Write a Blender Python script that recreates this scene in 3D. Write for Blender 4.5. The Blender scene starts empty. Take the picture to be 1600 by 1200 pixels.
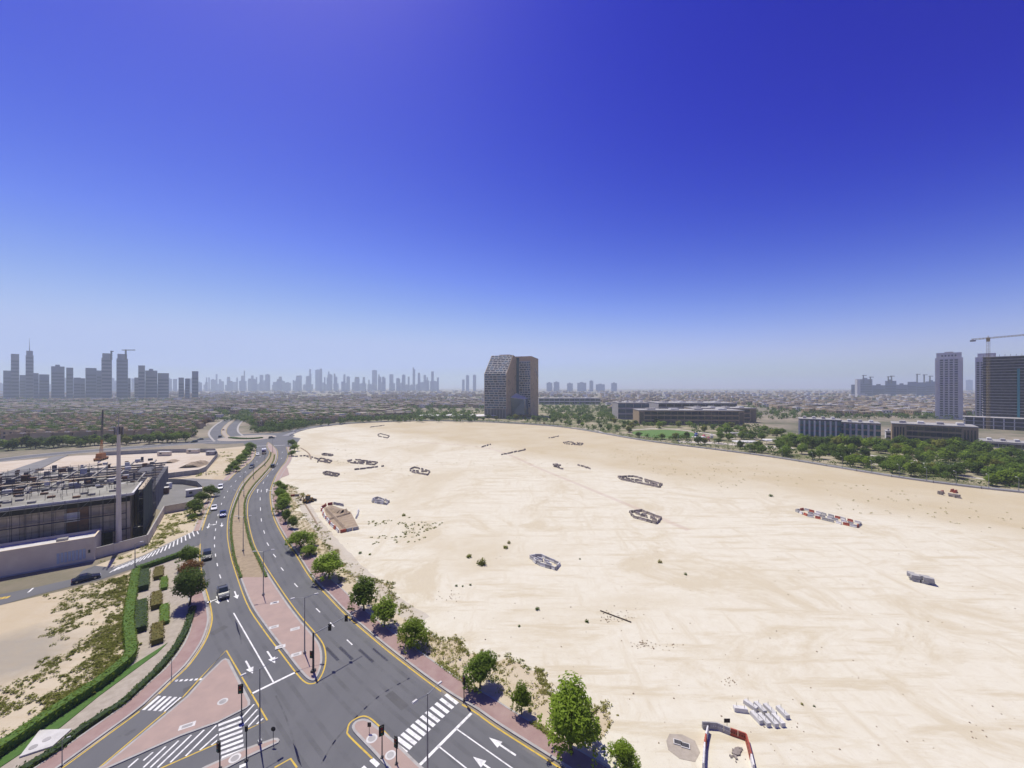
import bpy, math, random
from mathutils import Vector, Matrix
from mathutils.geometry import tessellate_polygon
R = math.radians
scene = bpy.context.scene
COL = scene.collection
rng = random.Random(7)

# ------------------------------------------------------------------ camera
CAMH, FPX, HOR = 44.0, 610.0, 604.0          # eye height (m), focal length in photo pixels, horizon row
cam = bpy.data.cameras.new('camera')
cam.sensor_width = 36.0
cam.lens = FPX / 1600 * 36
cam.shift_y = (HOR - 600) / 1600
cam.clip_start = 0.5
cam.clip_end = 60000
camo = bpy.data.objects.new('camera', cam)
camo.location = (0, 0, CAMH)
camo.rotation_euler = (R(90), 0, 0)
COL.objects.link(camo)
scene.camera = camo

# ------------------------------------------------------------------ light
SUN_EL, SUN_AZ = R(66), math.atan2(-0.275, 0.35)     # azimuth from +Y towards +X
world = bpy.data.worlds.new('World')
scene.world = world
world.use_nodes = True
wn = world.node_tree
bg = wn.nodes['Background']
sky = wn.nodes.new('ShaderNodeTexSky')
sky.sky_type = 'NISHITA'
sky.sun_disc = False
sky.sun_elevation = SUN_EL
sky.sun_rotation = SUN_AZ
sky.altitude = 0
sky.air_density = 1.0
sky.dust_density = 0.5
sky.ozone_density = 2.0
# grade of the whole sky, channel by channel: pale at the horizon, deep violet-blue overhead
sep = wn.nodes.new('ShaderNodeSeparateColor'); com = wn.nodes.new('ShaderNodeCombineColor')
wn.links.new(sky.outputs[0], sep.inputs[0])
for i, (f0, f1, t0, t1, kind) in enumerate(((1.35, 5.0, 0.0, 4.4, 'SMOOTHSTEP'), (2.05, 6.5, 0.05, 5.4, 'SMOOTHSTEP'), (2.6, 6.4, 1.8, 8.5, 'LINEAR'))):
    q = wn.nodes.new('ShaderNodeMapRange'); q.interpolation_type = kind
    for n_, v_ in (('From Min', f0), ('From Max', f1), ('To Min', t0), ('To Max', t1)): q.inputs[n_].default_value = v_
    wn.links.new(sep.outputs[i], q.inputs['Value']); wn.links.new(q.outputs[0], com.inputs[i])
wn.links.new(com.outputs[0], bg.inputs[0])
bg.inputs[1].default_value = 0.1
sun = bpy.data.lights.new('sun', 'SUN')
sun.energy = 5.0
sun.angle = R(0.55)
sun.color = (1.0, 0.945, 0.82)
suno = bpy.data.objects.new('sun', sun)
sdir = Vector((math.sin(SUN_AZ) * math.cos(SUN_EL), math.cos(SUN_AZ) * math.cos(SUN_EL), math.sin(SUN_EL)))
suno.rotation_euler = sdir.to_track_quat('Z', 'Y').to_euler()
suno.location = (0, 0, 500)
COL.objects.link(suno)
vs = scene.view_settings
vs.view_transform = 'Standard'; vs.look = 'None'; vs.exposure = 0.0; vs.gamma = 1.0
vs.use_curve_mapping = False
scene.cycles.use_denoising = True
scene.cycles.max_bounces = 5
scene.cycles.diffuse_bounces = 2
scene.cycles.glossy_bounces = 2
scene.cycles.transmission_bounces = 2
scene.cycles.volume_bounces = 1
scene.cycles.transparent_max_bounces = 4

# ------------------------------------------------------------------ helpers
def G(px, py, z=0.0):
    """photo pixel -> point of the level plane at height z"""
    s = py - HOR
    k = (CAMH - z) / s
    return Vector(((px - 800) * k, FPX * k, z))
def GP(pts, z=0.0):
    return [G(x, y, z) for x, y in pts]
def topz(py, Y):
    """height of a point seen on row py at distance Y"""
    return CAMH - Y * (py - HOR) / FPX
def smooth(pts, n=6, closed=False):
    P = [Vector(p) for p in pts]
    out = []
    m = len(P)
    rngi = range(m) if closed else range(m - 1)
    for i in rngi:
        p1, p2 = P[i], P[(i + 1) % m]
        p0 = P[(i - 1) % m] if closed or i > 0 else p1 * 2 - p2
        p3 = P[(i + 2) % m] if closed or i + 2 < m else p2 * 2 - p1
        for k in range(n):
            t = k / n
            out.append(0.5 * ((2 * p1) + (p2 - p0) * t + (2 * p0 - 5 * p1 + 4 * p2 - p3) * t * t + (3 * p1 - p0 - 3 * p2 + p3) * t ** 3))
    if not closed:
        out.append(P[-1])
    return out
def resample(pts, step):
    out = [pts[0].copy()]
    acc = 0.0
    for a, b in zip(pts, pts[1:]):
        L = (b - a).length
        if L < 1e-9: continue
        d = step - acc
        while d <= L:
            out.append(a + (b - a) * (d / L)); d += step
        acc = L - (d - step)
    return out
def offset(pts, d, closed=False):
    """positive d = to the right of the direction of travel"""
    out = []
    m = len(pts)
    for i in range(m):
        a = pts[i - 1] if (closed or i > 0) else pts[i]
        b = pts[(i + 1) % m] if (closed or i < m - 1) else pts[i]
        t = Vector((b.x - a.x, b.y - a.y, 0))
        if t.length < 1e-9: t = Vector((1, 0, 0))
        t.normalize()
        out.append(pts[i] + Vector((t.y, -t.x, 0)) * d)
    return out
def area2(p):
    return sum(p[i].x * p[(i + 1) % len(p)].y - p[(i + 1) % len(p)].x * p[i].y for i in range(len(p)))

class MB:
    def __init__(s): s.v = []; s.f = []; s.m = []; s.cur = 0
    def quad(s, a, b, c, d):
        n = len(s.v); s.v += [tuple(a), tuple(b), tuple(c), tuple(d)]; s.f.append((n, n + 1, n + 2, n + 3)); s.m.append(s.cur); return s
    def tri(s, a, b, c):
        n = len(s.v); s.v += [tuple(a), tuple(b), tuple(c)]; s.f.append((n, n + 1, n + 2)); s.m.append(s.cur); return s
    def hexa(s, b4, t4):
        n = len(s.v); s.v += [tuple(p) for p in b4] + [tuple(p) for p in t4]
        for f in ((3, 2, 1, 0), (4, 5, 6, 7), (0, 1, 5, 4), (1, 2, 6, 5), (2, 3, 7, 6), (3, 0, 4, 7)):
            s.f.append(tuple(n + i for i in f)); s.m.append(s.cur)
        return s
    def box(s, x0, x1, y0, y1, z0, z1, tx=0, ty=0):
        return s.hexa([(x0, y0, z0), (x1, y0, z0), (x1, y1, z0), (x0, y1, z0)],
                      [(x0 + tx, y0 + ty, z1), (x1 - tx, y0 + ty, z1), (x1 - tx, y1 - ty, z1), (x0 + tx, y1 - ty, z1)])
    def obox(s, c, ang, L, W, z0, z1):
        """box centred on c, long side along ang"""
        u = Vector((math.cos(ang), math.sin(ang), 0)) * (L / 2); w = Vector((-math.sin(ang), math.cos(ang), 0)) * (W / 2)
        c = Vector((c[0], c[1], 0))
        q = [c - u - w, c + u - w, c + u + w, c - u + w]
        return s.hexa([(p.x, p.y, z0) for p in q], [(p.x, p.y, z1) for p in q])
    def tube(s, a, b, r0, r1=None, n=6, caps=True):
        r1 = r0 if r1 is None else r1
        a, b = Vector(a), Vector(b)
        d = (b - a)
        if d.length < 1e-9: return s
        d.normalize()
        x = d.orthogonal().normalized(); y = d.cross(x)
        k = len(s.v)
        for p, r in ((a, r0), (b, r1)):
            for i in range(n):
                t = 2 * math.pi * i / n
                s.v.append(tuple(p + x * (math.cos(t) * r) + y * (math.sin(t) * r)))
        for i in range(n):
            j = (i + 1) % n
            s.f.append((k + i, k + j, k + n + j, k + n + i)); s.m.append(s.cur)
        if caps:
            s.f.append(tuple(k + i for i in reversed(range(n)))); s.m.append(s.cur)
            s.f.append(tuple(k + n + i for i in range(n))); s.m.append(s.cur)
        return s
    def sheet(s, poly, z=None):
        P = [Vector((p[0], p[1], p[2] if z is None else z)) for p in poly]
        n = len(s.v); s.v += [tuple(p) for p in P]
        for t in tessellate_polygon([P]):
            a, b, c = t
            A, B, C = P[a], P[b], P[c]
            if (B - A).cross(C - A).z < 0: t = (a, c, b)
            s.f.append(tuple(n + i for i in t)); s.m.append(s.cur)
        return s
    def prism(s, poly, z0, z1):
        P = list(poly)
        if area2(P) < 0: P.reverse()
        s.sheet(P, z1)
        m = len(P)
        for i in range(m):
            a, b = P[i], P[(i + 1) % m]
            s.quad((a[0], a[1], z0), (b[0], b[1], z0), (b[0], b[1], z1), (a[0], a[1], z1))
        return s
    def ribbon(s, A, B, z0, z1=None):
        """strip between two equal-length polylines; z1 given -> raised slab with sides"""
        z = z0 if z1 is None else z1
        for i in range(len(A) - 1):
            a, b, c, d = A[i], A[i + 1], B[i + 1], B[i]
            q = [(a.x, a.y, z), (b.x, b.y, z), (c.x, c.y, z), (d.x, d.y, z)]
            if (Vector(q[1]) - Vector(q[0])).cross(Vector(q[2]) - Vector(q[0])).z < 0: q.reverse()
            s.quad(*q)
            if z1 is not None:
                s.quad((a.x, a.y, z0), (b.x, b.y, z0), (b.x, b.y, z1), (a.x, a.y, z1))
                s.quad((d.x, d.y, z0), (c.x, c.y, z0), (c.x, c.y, z1), (d.x, d.y, z1))
        return s
    def mesh(s, name, mats):
        me = bpy.data.meshes.new(name)
        me.from_pydata(s.v, [], s.f)
        if not isinstance(mats, (list, tuple)): mats = [mats]
        for m in mats: me.materials.append(m)
        if len(mats) > 1: me.polygons.foreach_set('material_index', s.m)
        me.update()
        return me
    def build(s, name, mats, parent=None):
        return link(name, s.mesh(name, mats), parent)
def link(name, me, parent=None, loc=None, rz=0.0, sc=None):
    o = bpy.data.objects.new(name, me)
    COL.objects.link(o)
    if parent is not None: o.parent = parent
    if loc is not None: o.location = loc
    if rz: o.rotation_euler = (0, 0, rz)
    if sc is not None: o.scale = (sc, sc, sc) if not isinstance(sc, (tuple, list)) else sc
    return o
def tag(o, label=None, cat=None, group=None, kind=None):
    if label: o['label'] = label
    if cat: o['category'] = cat
    if group: o['group'] = group
    if kind: o['kind'] = kind
    return o
def thing(name, label, cat, loc=(0, 0, 0), rz=0.0, group=None, sc=None):
    return tag(link(name, None, None, loc, rz, sc), label, cat, group)
def struct(name, mb, m, label=None):
    o = mb.build(name, m); o['kind'] = 'structure'
    if label: o['label'] = label
    return o
def clone(root, loc, rz=0.0, sc=None, label=None, group=None):
    r = root.copy(); COL.objects.link(r)
    r.location = loc; r.rotation_euler = (0, 0, rz)
    if sc is not None: r.scale = (sc, sc, sc) if not isinstance(sc, (tuple, list)) else sc
    if label: r['label'] = label
    if group: r['group'] = group
    for ch in KIDS.get(root.name, []):
        c = ch.copy(); COL.objects.link(c); c.parent = r
        for g in KIDS.get(ch.name, []):
            d = g.copy(); COL.objects.link(d); d.parent = c
    return r
KIDS = {}
def reg(root):
    """remember the children of a prototype (object.children is slow in big scenes)"""
    KIDS[root.name] = list(root.children)
    for c in KIDS[root.name]:
        if len(c.children): KIDS[c.name] = list(c.children)
    return root

# ------------------------------------------------------------------ materials
def mat(name, col, rough=0.85, col2=None, scale=1.0, detail=4, lo=0.35, hi=0.65, bump=0.0, bscale=None, metal=0.0, spec=0.3, rnd=0.0, local=False, stretch=None):
    m = bpy.data.materials.new(name)
    m.use_nodes = True
    nt = m.node_tree; N = nt.nodes; L = nt.links
    b = N['Principled BSDF']
    b.inputs['Base Color'].default_value = (*col, 1)
    b.inputs['Roughness'].default_value = rough
    b.inputs['Metallic'].default_value = metal
    b.inputs['Specular IOR Level'].default_value = spec
    vec = None
    def coords():
        nonlocal vec
        if vec is None:
            if local:
                vec = N.new('ShaderNodeTexCoord').outputs['Object']
            else:
                vec = N.new('ShaderNodeNewGeometry').outputs['Position']
            if stretch:
                mp = N.new('ShaderNodeMapping'); L.new(vec, mp.inputs[0])
                mp.inputs['Rotation'].default_value = (0, 0, stretch[1]); mp.inputs['Scale'].default_value = stretch[0]
                vec = mp.outputs[0]
        return vec
    out = None
    if col2 is not None:
        n = N.new('ShaderNodeTexNoise'); n.inputs['Scale'].default_value = scale; n.inputs['Detail'].default_value = detail
        n.inputs['Roughness'].default_value = 0.6
        L.new(coords(), n.inputs['Vector'])
        r = N.new('ShaderNodeMapRange'); r.inputs['From Min'].default_value = lo; r.inputs['From Max'].default_value = hi
        L.new(n.outputs['Fac'], r.inputs['Value'])
        x = N.new('ShaderNodeMix'); x.data_type = 'RGBA'
        x.inputs['A'].default_value = (*col, 1); x.inputs['B'].default_value = (*col2, 1)
        L.new(r.outputs[0], x.inputs['Factor'])
        out = x.outputs['Result']
    if rnd:
        oi = N.new('ShaderNodeObjectInfo')
        mr = N.new('ShaderNodeMapRange'); mr.inputs['To Min'].default_value = 1 - rnd; mr.inputs['To Max'].default_value = 1 + rnd
        L.new(oi.outputs['Random'], mr.inputs['Value'])
        hv = N.new('ShaderNodeHueSaturation')
        hv.inputs['Color'].default_value = (*col, 1)
        if out is not None: L.new(out, hv.inputs['Color'])
        L.new(mr.outputs[0], hv.inputs['Value'])
        out = hv.outputs[0]
    if out is not None: L.new(out, b.inputs['Base Color'])
    if bump:
        n2 = N.new('ShaderNodeTexNoise'); n2.inputs['Scale'].default_value = bscale or scale * 4; n2.inputs['Detail'].default_value = 5
        L.new(coords(), n2.inputs['Vector'])
        bp = N.new('ShaderNodeBump'); bp.inputs['Strength'].default_value = bump; bp.inputs['Distance'].default_value = 0.05
        L.new(n2.outputs['Fac'], bp.inputs['Height']); L.new(bp.outputs[0], b.inputs['Normal'])
    return m
def leafmat(name, c1, c2, scale=0.9, rnd=0.25):
    m = mat(name, c1, 0.7, c2, scale, 3, 0.3, 0.7, rnd=rnd, spec=0.15)
    nt = m.node_tree; N = nt.nodes; L = nt.links
    b = N['Principled BSDF']; out = N['Material Output']
    tr = N.new('ShaderNodeBsdfTranslucent')
    src = b.inputs['Base Color'].links[0].from_socket
    L.new(src, tr.inputs['Color'])
    mx = N.new('ShaderNodeMixShader'); mx.inputs[0].default_value = 0.5
    L.new(b.outputs[0], mx.inputs[1]); L.new(tr.outputs[0], mx.inputs[2]); L.new(mx.outputs[0], out.inputs['Surface'])
    return m
M = {}
M['asphalt'] = mat('asphalt', (0.112, 0.114, 0.118), 0.9, (0.145, 0.147, 0.15), 0.13, 9, 0.3, 0.7, 0.2, 6, stretch=((1.0, 0.35, 1), R(35)))
M['asphalt_old'] = mat('asphalt_old', (0.17, 0.168, 0.162), 0.9, (0.22, 0.215, 0.205), 0.12, 6, 0.3, 0.7, 0.1, 5)
M['white_paint'] = mat('white_paint', (0.74, 0.74, 0.71), 0.7, (0.40, 0.40, 0.385), 1.6, 8, 0.48, 0.72)
M['yellow_paint'] = mat('yellow_paint', (0.58, 0.40, 0.05), 0.7, (0.36, 0.27, 0.09), 1.6, 8, 0.48, 0.74)
M['paver'] = mat('pink_paver', (0.385, 0.285, 0.24), 0.9, (0.33, 0.25, 0.215), 0.5, 6, 0.35, 0.7, 0.1, 8)
M['paver_dark'] = mat('red_paver', (0.285, 0.19, 0.17), 0.9, (0.34, 0.245, 0.215), 0.6, 6, 0.35, 0.7, 0.1, 8)
M['kerb'] = mat('kerb_concrete', (0.40, 0.385, 0.355), 0.9, (0.30, 0.285, 0.265), 0.8, 5, 0.4, 0.75)
M['concrete'] = mat('concrete', (0.40, 0.39, 0.37), 0.9, (0.30, 0.29, 0.28), 0.7, 6, 0.35, 0.7, 0.1, 5, rnd=0.12)
M['concrete_light'] = mat('pale_concrete', (0.62, 0.61, 0.58), 0.85, (0.50, 0.49, 0.46), 0.8, 5, 0.35, 0.7, rnd=0.08)
M['gravel'] = mat('garden_gravel', (0.40, 0.355, 0.29), 0.95, (0.32, 0.28, 0.225), 1.1, 7, 0.35, 0.65, 0.3, 7)
M['grass'] = mat('clipped_grass', (0.045, 0.115, 0.018), 0.9, (0.075, 0.15, 0.03), 1.4, 6, 0.3, 0.7, 0.4, 9)
M['lawn'] = mat('park_lawn', (0.08, 0.17, 0.03), 0.9, (0.11, 0.19, 0.045), 0.3, 5)
M['black'] = mat('black_plastic', (0.012, 0.012, 0.013), 0.5)
M['steel'] = mat('galvanised_steel', (0.30, 0.31, 0.32), 0.45, (0.24, 0.245, 0.25), 1.5, 3, metal=0.5)
M['dark_steel'] = mat('dark_steel', (0.05, 0.05, 0.055), 0.5, (0.08, 0.075, 0.07), 1.5, 3)
M['glass'] = mat('dark_window_glass', (0.025, 0.035, 0.045), 0.12, spec=0.6)
M['glass_blue'] = mat('blue_window_glass', (0.035, 0.075, 0.11), 0.12, (0.05, 0.10, 0.14), 0.05, 3, spec=0.7)
M['glass_teal'] = mat('teal_window_glass', (0.03, 0.12, 0.15), 0.15, spec=0.7)
M['tyre'] = mat('tyre_rubber', (0.02, 0.02, 0.021), 0.85)
M['rim'] = mat('alloy_rim', (0.35, 0.35, 0.36), 0.35, metal=0.8)
M['lamp_red'] = mat('red_lens', (0.35, 0.02, 0.02), 0.25)
M['lamp_clear'] = mat('clear_lens', (0.7, 0.7, 0.7), 0.15)
M['lamp_green'] = mat('green_lens', (0.02, 0.18, 0.08), 0.25)
M['lamp_amber'] = mat('amber_lens', (0.45, 0.2, 0.02), 0.25)
M['red_plastic'] = mat('red_barrier_plastic', (0.42, 0.085, 0.045), 0.6, (0.34, 0.09, 0.06), 1.5, 4, rnd=0.15)
M['white_plastic'] = mat('white_barrier_plastic', (0.72, 0.71, 0.69), 0.6, (0.58, 0.56, 0.53), 1.5, 4, rnd=0.1)
M['rubble'] = mat('weathered_concrete', (0.36, 0.315, 0.275), 0.95, (0.22, 0.19, 0.165), 1.3, 6, 0.35, 0.7, rnd=0.25)
M['dirt'] = mat('dug_earth', (0.36, 0.285, 0.20), 0.95, (0.27, 0.21, 0.145), 0.6, 6, 0.35, 0.65, 0.5, 2)
M['trunk'] = mat('bark', (0.10, 0.075, 0.05), 0.95, (0.06, 0.045, 0.03), 3, 4)
M['leaf_fresh'] = leafmat('fresh_leaves', (0.175, 0.265, 0.022), (0.25, 0.345, 0.04))
M['leaf_mid'] = leafmat('green_leaves', (0.12, 0.20, 0.022), (0.18, 0.26, 0.036))
M['leaf_dark'] = leafmat('dark_leaves', (0.075, 0.135, 0.02), (0.115, 0.175, 0.028))
M['leaf_olive'] = leafmat('olive_leaves', (0.19, 0.215, 0.035), (0.26, 0.265, 0.055))
M['leaf_dry'] = leafmat('dry_scrub_leaves', (0.27, 0.26, 0.065), (0.36, 0.325, 0.11), 0.5, 0.15)
M['leaf_rust'] = leafmat('rust_leaves', (0.22, 0.09, 0.035), (0.14, 0.11, 0.035))
M['leaf_orange'] = leafmat('ochre_leaves', (0.20, 0.14, 0.03), (0.13, 0.13, 0.03))
M['hedge'] = mat('hedge_leaves', (0.055, 0.12, 0.02), 0.85, (0.028, 0.065, 0.012), 3.5, 6, 0.35, 0.65, 0.9, 5)
M['hedge_dark'] = mat('dark_hedge_leaves', (0.035, 0.062, 0.022), 0.85, (0.02, 0.038, 0.014), 3.5, 6, 0.35, 0.65, 0.9, 5)
M['hedge_ochre'] = mat('ochre_hedge_leaves', (0.13, 0.105, 0.02), 0.85, (0.07, 0.075, 0.016), 3.5, 6, 0.35, 0.65, 0.9, 5)
M['hedge_fresh'] = mat('fresh_hedge_leaves', (0.085, 0.16, 0.022), 0.85, (0.05, 0.10, 0.016), 3.5, 6, 0.35, 0.65, 0.9, 5)
def wear_mat(name, col, amount, scale):
    """worn film: a noise-broken dark layer over the surface below"""
    m = bpy.data.materials.new(name); m.use_nodes = True; N = m.node_tree.nodes; L = m.node_tree.links
    b = N['Principled BSDF']; b.inputs['Base Color'].default_value = (*col, 1); b.inputs['Roughness'].default_value = .8
    pos = N.new('ShaderNodeNewGeometry').outputs['Position']; n = N.new('ShaderNodeTexNoise'); n.inputs['Scale'].default_value = scale; n.inputs['Detail'].default_value = 7; n.inputs['Roughness'].default_value = .7
    L.new(pos, n.inputs['Vector']); r = N.new('ShaderNodeMapRange'); r.inputs['From Min'].default_value = .4; r.inputs['From Max'].default_value = .75; r.inputs['To Max'].default_value = amount; L.new(n.outputs['Fac'], r.inputs['Value'])
    t = N.new('ShaderNodeBsdfTransparent'); mx = N.new('ShaderNodeMixShader'); L.new(r.outputs[0], mx.inputs[0]); L.new(t.outputs[0], mx.inputs[1]); L.new(b.outputs[0], mx.inputs[2]); L.new(mx.outputs[0], N['Material Output'].inputs['Surface'])
    return m
M['wear'] = wear_mat('tyre_wear', (0.06, 0.06, 0.06), .22, .22)
M['skid'] = wear_mat('skid_mark', (0.05, 0.05, 0.05), .4, .9)
M['dust'] = wear_mat('road_dust', (0.45, 0.40, 0.32), .35, .3)
# ================================================================== ground and sand
def ground_material():
    m = mat('desert_ground', (0.30, 0.255, 0.185), 0.95, (0.21, 0.18, 0.13), 0.02, 8, 0.3, 0.7)
    nt = m.node_tree; N = nt.nodes; L = nt.links; b = N['Principled BSDF']
    src = b.inputs['Base Color'].links[0].from_socket
    pos = N.new('ShaderNodeNewGeometry').outputs['Position']
    n = N.new('ShaderNodeTexNoise'); n.inputs['Scale'].default_value = 0.012; n.inputs['Detail'].default_value = 8; n.inputs['Roughness'].default_value = 0.7
    L.new(pos, n.inputs['Vector'])
    r = N.new('ShaderNodeMapRange'); r.inputs['From Min'].default_value = 0.45; r.inputs['From Max'].default_value = 0.6
    L.new(n.outputs['Fac'], r.inputs['Value'])
    x = N.new('ShaderNodeMix'); x.data_type = 'RGBA'; x.inputs['B'].default_value = (0.105, 0.11, 0.06, 1)
    L.new(r.outputs[0], x.inputs['Factor']); L.new(src, x.inputs['A']); L.new(x.outputs['Result'], b.inputs['Base Color'])
    return m
def sand_material(name, pale, tan, tanline=None, amount=1.0, spot=None):
    """bleached, vehicle-packed crust over tan sand: patches, drag streaks and fine grit"""
    m = bpy.data.materials.new(name); m.use_nodes = True
    nt = m.node_tree; N = nt.nodes; L = nt.links; b = N['Principled BSDF']
    b.inputs['Roughness'].default_value = 0.97; b.inputs['Specular IOR Level'].default_value = 0.1
    pos = N.new('ShaderNodeNewGeometry').outputs['Position']
    def noise(scale, detail, vec=pos, rough=0.6, dist=0.0):
        n = N.new('ShaderNodeTexNoise'); n.inputs['Scale'].default_value = scale; n.inputs['Detail'].default_value = detail
        n.inputs['Roughness'].default_value = rough; n.inputs['Distortion'].default_value = dist
        L.new(vec, n.inputs['Vector']); return n.outputs['Fac']
    def rg(v, a, c, t0=0.0, t1=1.0):
        r = N.new('ShaderNodeMapRange'); r.inputs['From Min'].default_value = a; r.inputs['From Max'].default_value = c
        r.inputs['To Min'].default_value = t0; r.inputs['To Max'].default_value = t1
        L.new(v, r.inputs['Value']); return r.outputs[0]
    def mapv(sx, sy, rot):
        mp = N.new('ShaderNodeMapping'); L.new(pos, mp.inputs[0]); mp.inputs['Rotation'].default_value = (0, 0, rot); mp.inputs['Scale'].default_value = (sx, sy, 1); return mp.outputs[0]
    def math2(op, a, c):
        q = N.new('ShaderNodeMath'); q.operation = op; q.use_clamp = (op != 'MULTIPLY')
        for i, v in enumerate((a, c)):
            if isinstance(v, (int, float)): q.inputs[i].default_value = v
            else: L.new(v, q.inputs[i])
        return q.outputs[0]
    def mixc(f, a, c):
        x = N.new('ShaderNodeMix'); x.data_type = 'RGBA'
        L.new(f, x.inputs['Factor'])
        for k, v in (('A', a), ('B', c)):
            if isinstance(v, tuple): x.inputs[k].default_value = (*v, 1)
            else: L.new(v, x.inputs[k])
        return x.outputs['Result']
    patches = rg(noise(0.034, 10, rough=0.74, dist=1.2), 0.50, 0.60)
    streaks = rg(noise(0.2, 8, mapv(0.22, 1.6, R(28)), 0.72), 0.50, 0.62)
    streak2 = rg(noise(0.2, 8, mapv(1.3, 0.16, R(-14)), 0.72), 0.53, 0.66)
    f = math2('MAXIMUM', math2('MULTIPLY', patches, 0.6), math2('MULTIPLY', streaks, 0.62))
    f = math2('MAXIMUM', f, math2('MULTIPLY', streak2, 0.5))
    broad = rg(noise(0.011, 9, rough=0.62, dist=1.0), 0.50, 0.62)
    f = math2('MAXIMUM', f, math2('MULTIPLY', broad, 0.62))
    if tanline:
        (x0, y0), (x1, y1) = tanline           # untouched tan sand beyond this line
        nx, ny = -(y1 - y0), (x1 - x0)
        ln = math.hypot(nx, ny); nx /= ln; ny /= ln
        if ny < 0: nx, ny = -nx, -ny
        dp = N.new('ShaderNodeVectorMath'); dp.operation = 'DOT_PRODUCT'; L.new(pos, dp.inputs[0]); dp.inputs[1].default_value = (nx, ny, 0)
        d = math2('ADD', dp.outputs['Value'], -(nx * x0 + ny * y0)); d.node.use_clamp = False
        wob = math2('MULTIPLY', noise(0.02, 6), 60.0); wob.node.use_clamp = False
        dd = math2('ADD', d, wob); dd.node.use_clamp = False
        far = rg(dd, 22, 50)
        f = math2('MAXIMUM', f, math2('MULTIPLY', far, rg(noise(0.03, 7), 0.25, 0.6, 0.55, 1.0)))
    c = mixc(math2('MULTIPLY', f, amount), pale, tan)
    if spot:                                   # compacted grey ground of an old lay-down area
        vm = N.new('ShaderNodeVectorMath'); vm.operation = 'DISTANCE'; L.new(pos, vm.inputs[0]); vm.inputs[1].default_value = (spot[0], spot[1], 0)
        wb = math2('MULTIPLY', noise(0.09, 7), 16.0); wb.node.use_clamp = False
        ds = math2('ADD', vm.outputs['Value'], wb); ds.node.use_clamp = False
        c = mixc(rg(ds, spot[2] + 3, spot[2] + 9, 0.85, 0.0), c, (0.30, 0.275, 0.225))
    grit = rg(noise(1.7, 6, rough=0.8), 0.58, 0.70, 0, 0.45)
    c = mixc(grit, c, (0.30, 0.235, 0.16))
    fine = rg(noise(0.5, 6), 0.35, 0.7, 0, 0.22)
    c = mixc(fine, c, tan)
    L.new(c, b.inputs['Base Color'])
    bp = N.new('ShaderNodeBump'); bp.inputs['Strength'].default_value = 0.35; bp.inputs['Distance'].default_value = 0.12
    L.new(noise(0.8, 7), bp.inputs['Height']); L.new(bp.outputs[0], b.inputs['Normal'])
    return m
M['ground'] = ground_material()
tl0, tl1 = G(980, 742), G(1600, 845)
M['sand'] = sand_material('bleached_sand', (0.62, 0.59, 0.475), (0.475, 0.405, 0.265), ((tl0.x, tl0.y), (tl1.x, tl1.y)))
M['verge'] = sand_material('verge_sand', (0.52, 0.455, 0.335), (0.42, 0.335, 0.205))
sp = G(-30, 1040)
M['plot'] = sand_material('plot_sand', (0.52, 0.455, 0.335), (0.42, 0.335, 0.205), spot=(sp.x, sp.y, 11.0))
M['yard'] = sand_material('yard_sand', (0.56, 0.50, 0.41), (0.46, 0.37, 0.26))

# one sheet reaching the horizon, finer towards the middle
mb = MB()
E = 10000
mb.sheet([Vector((-E, -600, 0)), Vector((E, -600, 0)), Vector((E, E, 0)), Vector((-E, E, 0))])
struct('ground', mb, M['ground'], 'tan desert ground reaching the horizon')

# road edges, in plan (near the crossing first -> far)
EAST = smooth(GP([(1110, 1352), (872, 1199), (775, 1137), (740, 1112), (695, 1085), (632, 1038), (587, 1002), (540, 961), (510, 930), (484, 902), (462, 867),
                  (442, 838), (428, 810), (423, 787), (422, 770), (425, 757), (431, 743), (440, 729.5), (447, 720), (450, 708.5), (447, 698.5)]), 5)
WEST_A = smooth(GP([(398, 698), (399, 708), (395.5, 716.5), (386.5, 725.5), (367.5, 740), (357, 751)]), 4)
WEST_B = smooth(GP([(336, 775), (332, 783), (325, 800), (319, 818), (315.5, 829)]), 4)
WEST_C = smooth(GP([(313, 850), (312.5, 877), (319, 911), (326, 935), (331, 960), (330, 977), (320, 1004), (296, 1039), (272, 1062), (247, 1086), (222, 1109), (160, 1155), (100, 1199), (-70, 1322)]), 5)
MEDIAN = smooth(GP([(419, 691), (417, 698), (421, 706), (419, 713), (412.5, 721), (395.6, 735.6), (378.8, 753.6), (367.5, 774), (358, 802), (355, 830),
                    (358, 857), (365, 885), (385, 942), (410, 982), (440, 1022), (462, 1051), (475, 1065), (486, 1069), (497, 1064), (506, 1047), (509, 1027), (505, 1007), (492, 989),
                    (472, 966), (450, 937), (425, 900), (410, 876), (397, 850), (389, 820), (386.5, 800), (389, 780), (399, 762), (411, 748), (424, 732.5), (431.6, 721), (434, 710), (432.5, 703), (427, 697)]), 4, closed=True)
Z_ROAD, Z_LINE, Z_WALK = 0.05, 0.056, 0.17

mb = MB()
mb.sheet(EAST + WEST_A + [G(330, 766)] + WEST_B + WEST_C, Z_ROAD)
ROAD = struct('main_road', mb, M['asphalt'], 'grey asphalt dual carriageway curving up to the roundabout')

# sand lot: from the right pavement to the far footpath
FAR = [(452, 681), (475, 672), (510, 666), (560, 661.5), (640, 658.5), (700, 658.5), (780, 661), (880, 668), (1000, 688), (1100, 701), (1200, 714), (1300, 730), (1400, 746.5), (1500, 760), (1600, 771), (1800, 792), (2100, 822)]
FARP = smooth(GP(FAR), 5)
mb = MB()
mb.sheet([EAST[0] + Vector((60, -25, 0))] + offset(EAST, 1.0)[:-1] + [G(455, 688)] + FARP + [Vector((400, 20, 0)), Vector((150, 10, 0))], 0.02)
LOT = struct('sand_lot', mb, M['sand'], 'bleached empty sand lot')

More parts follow.
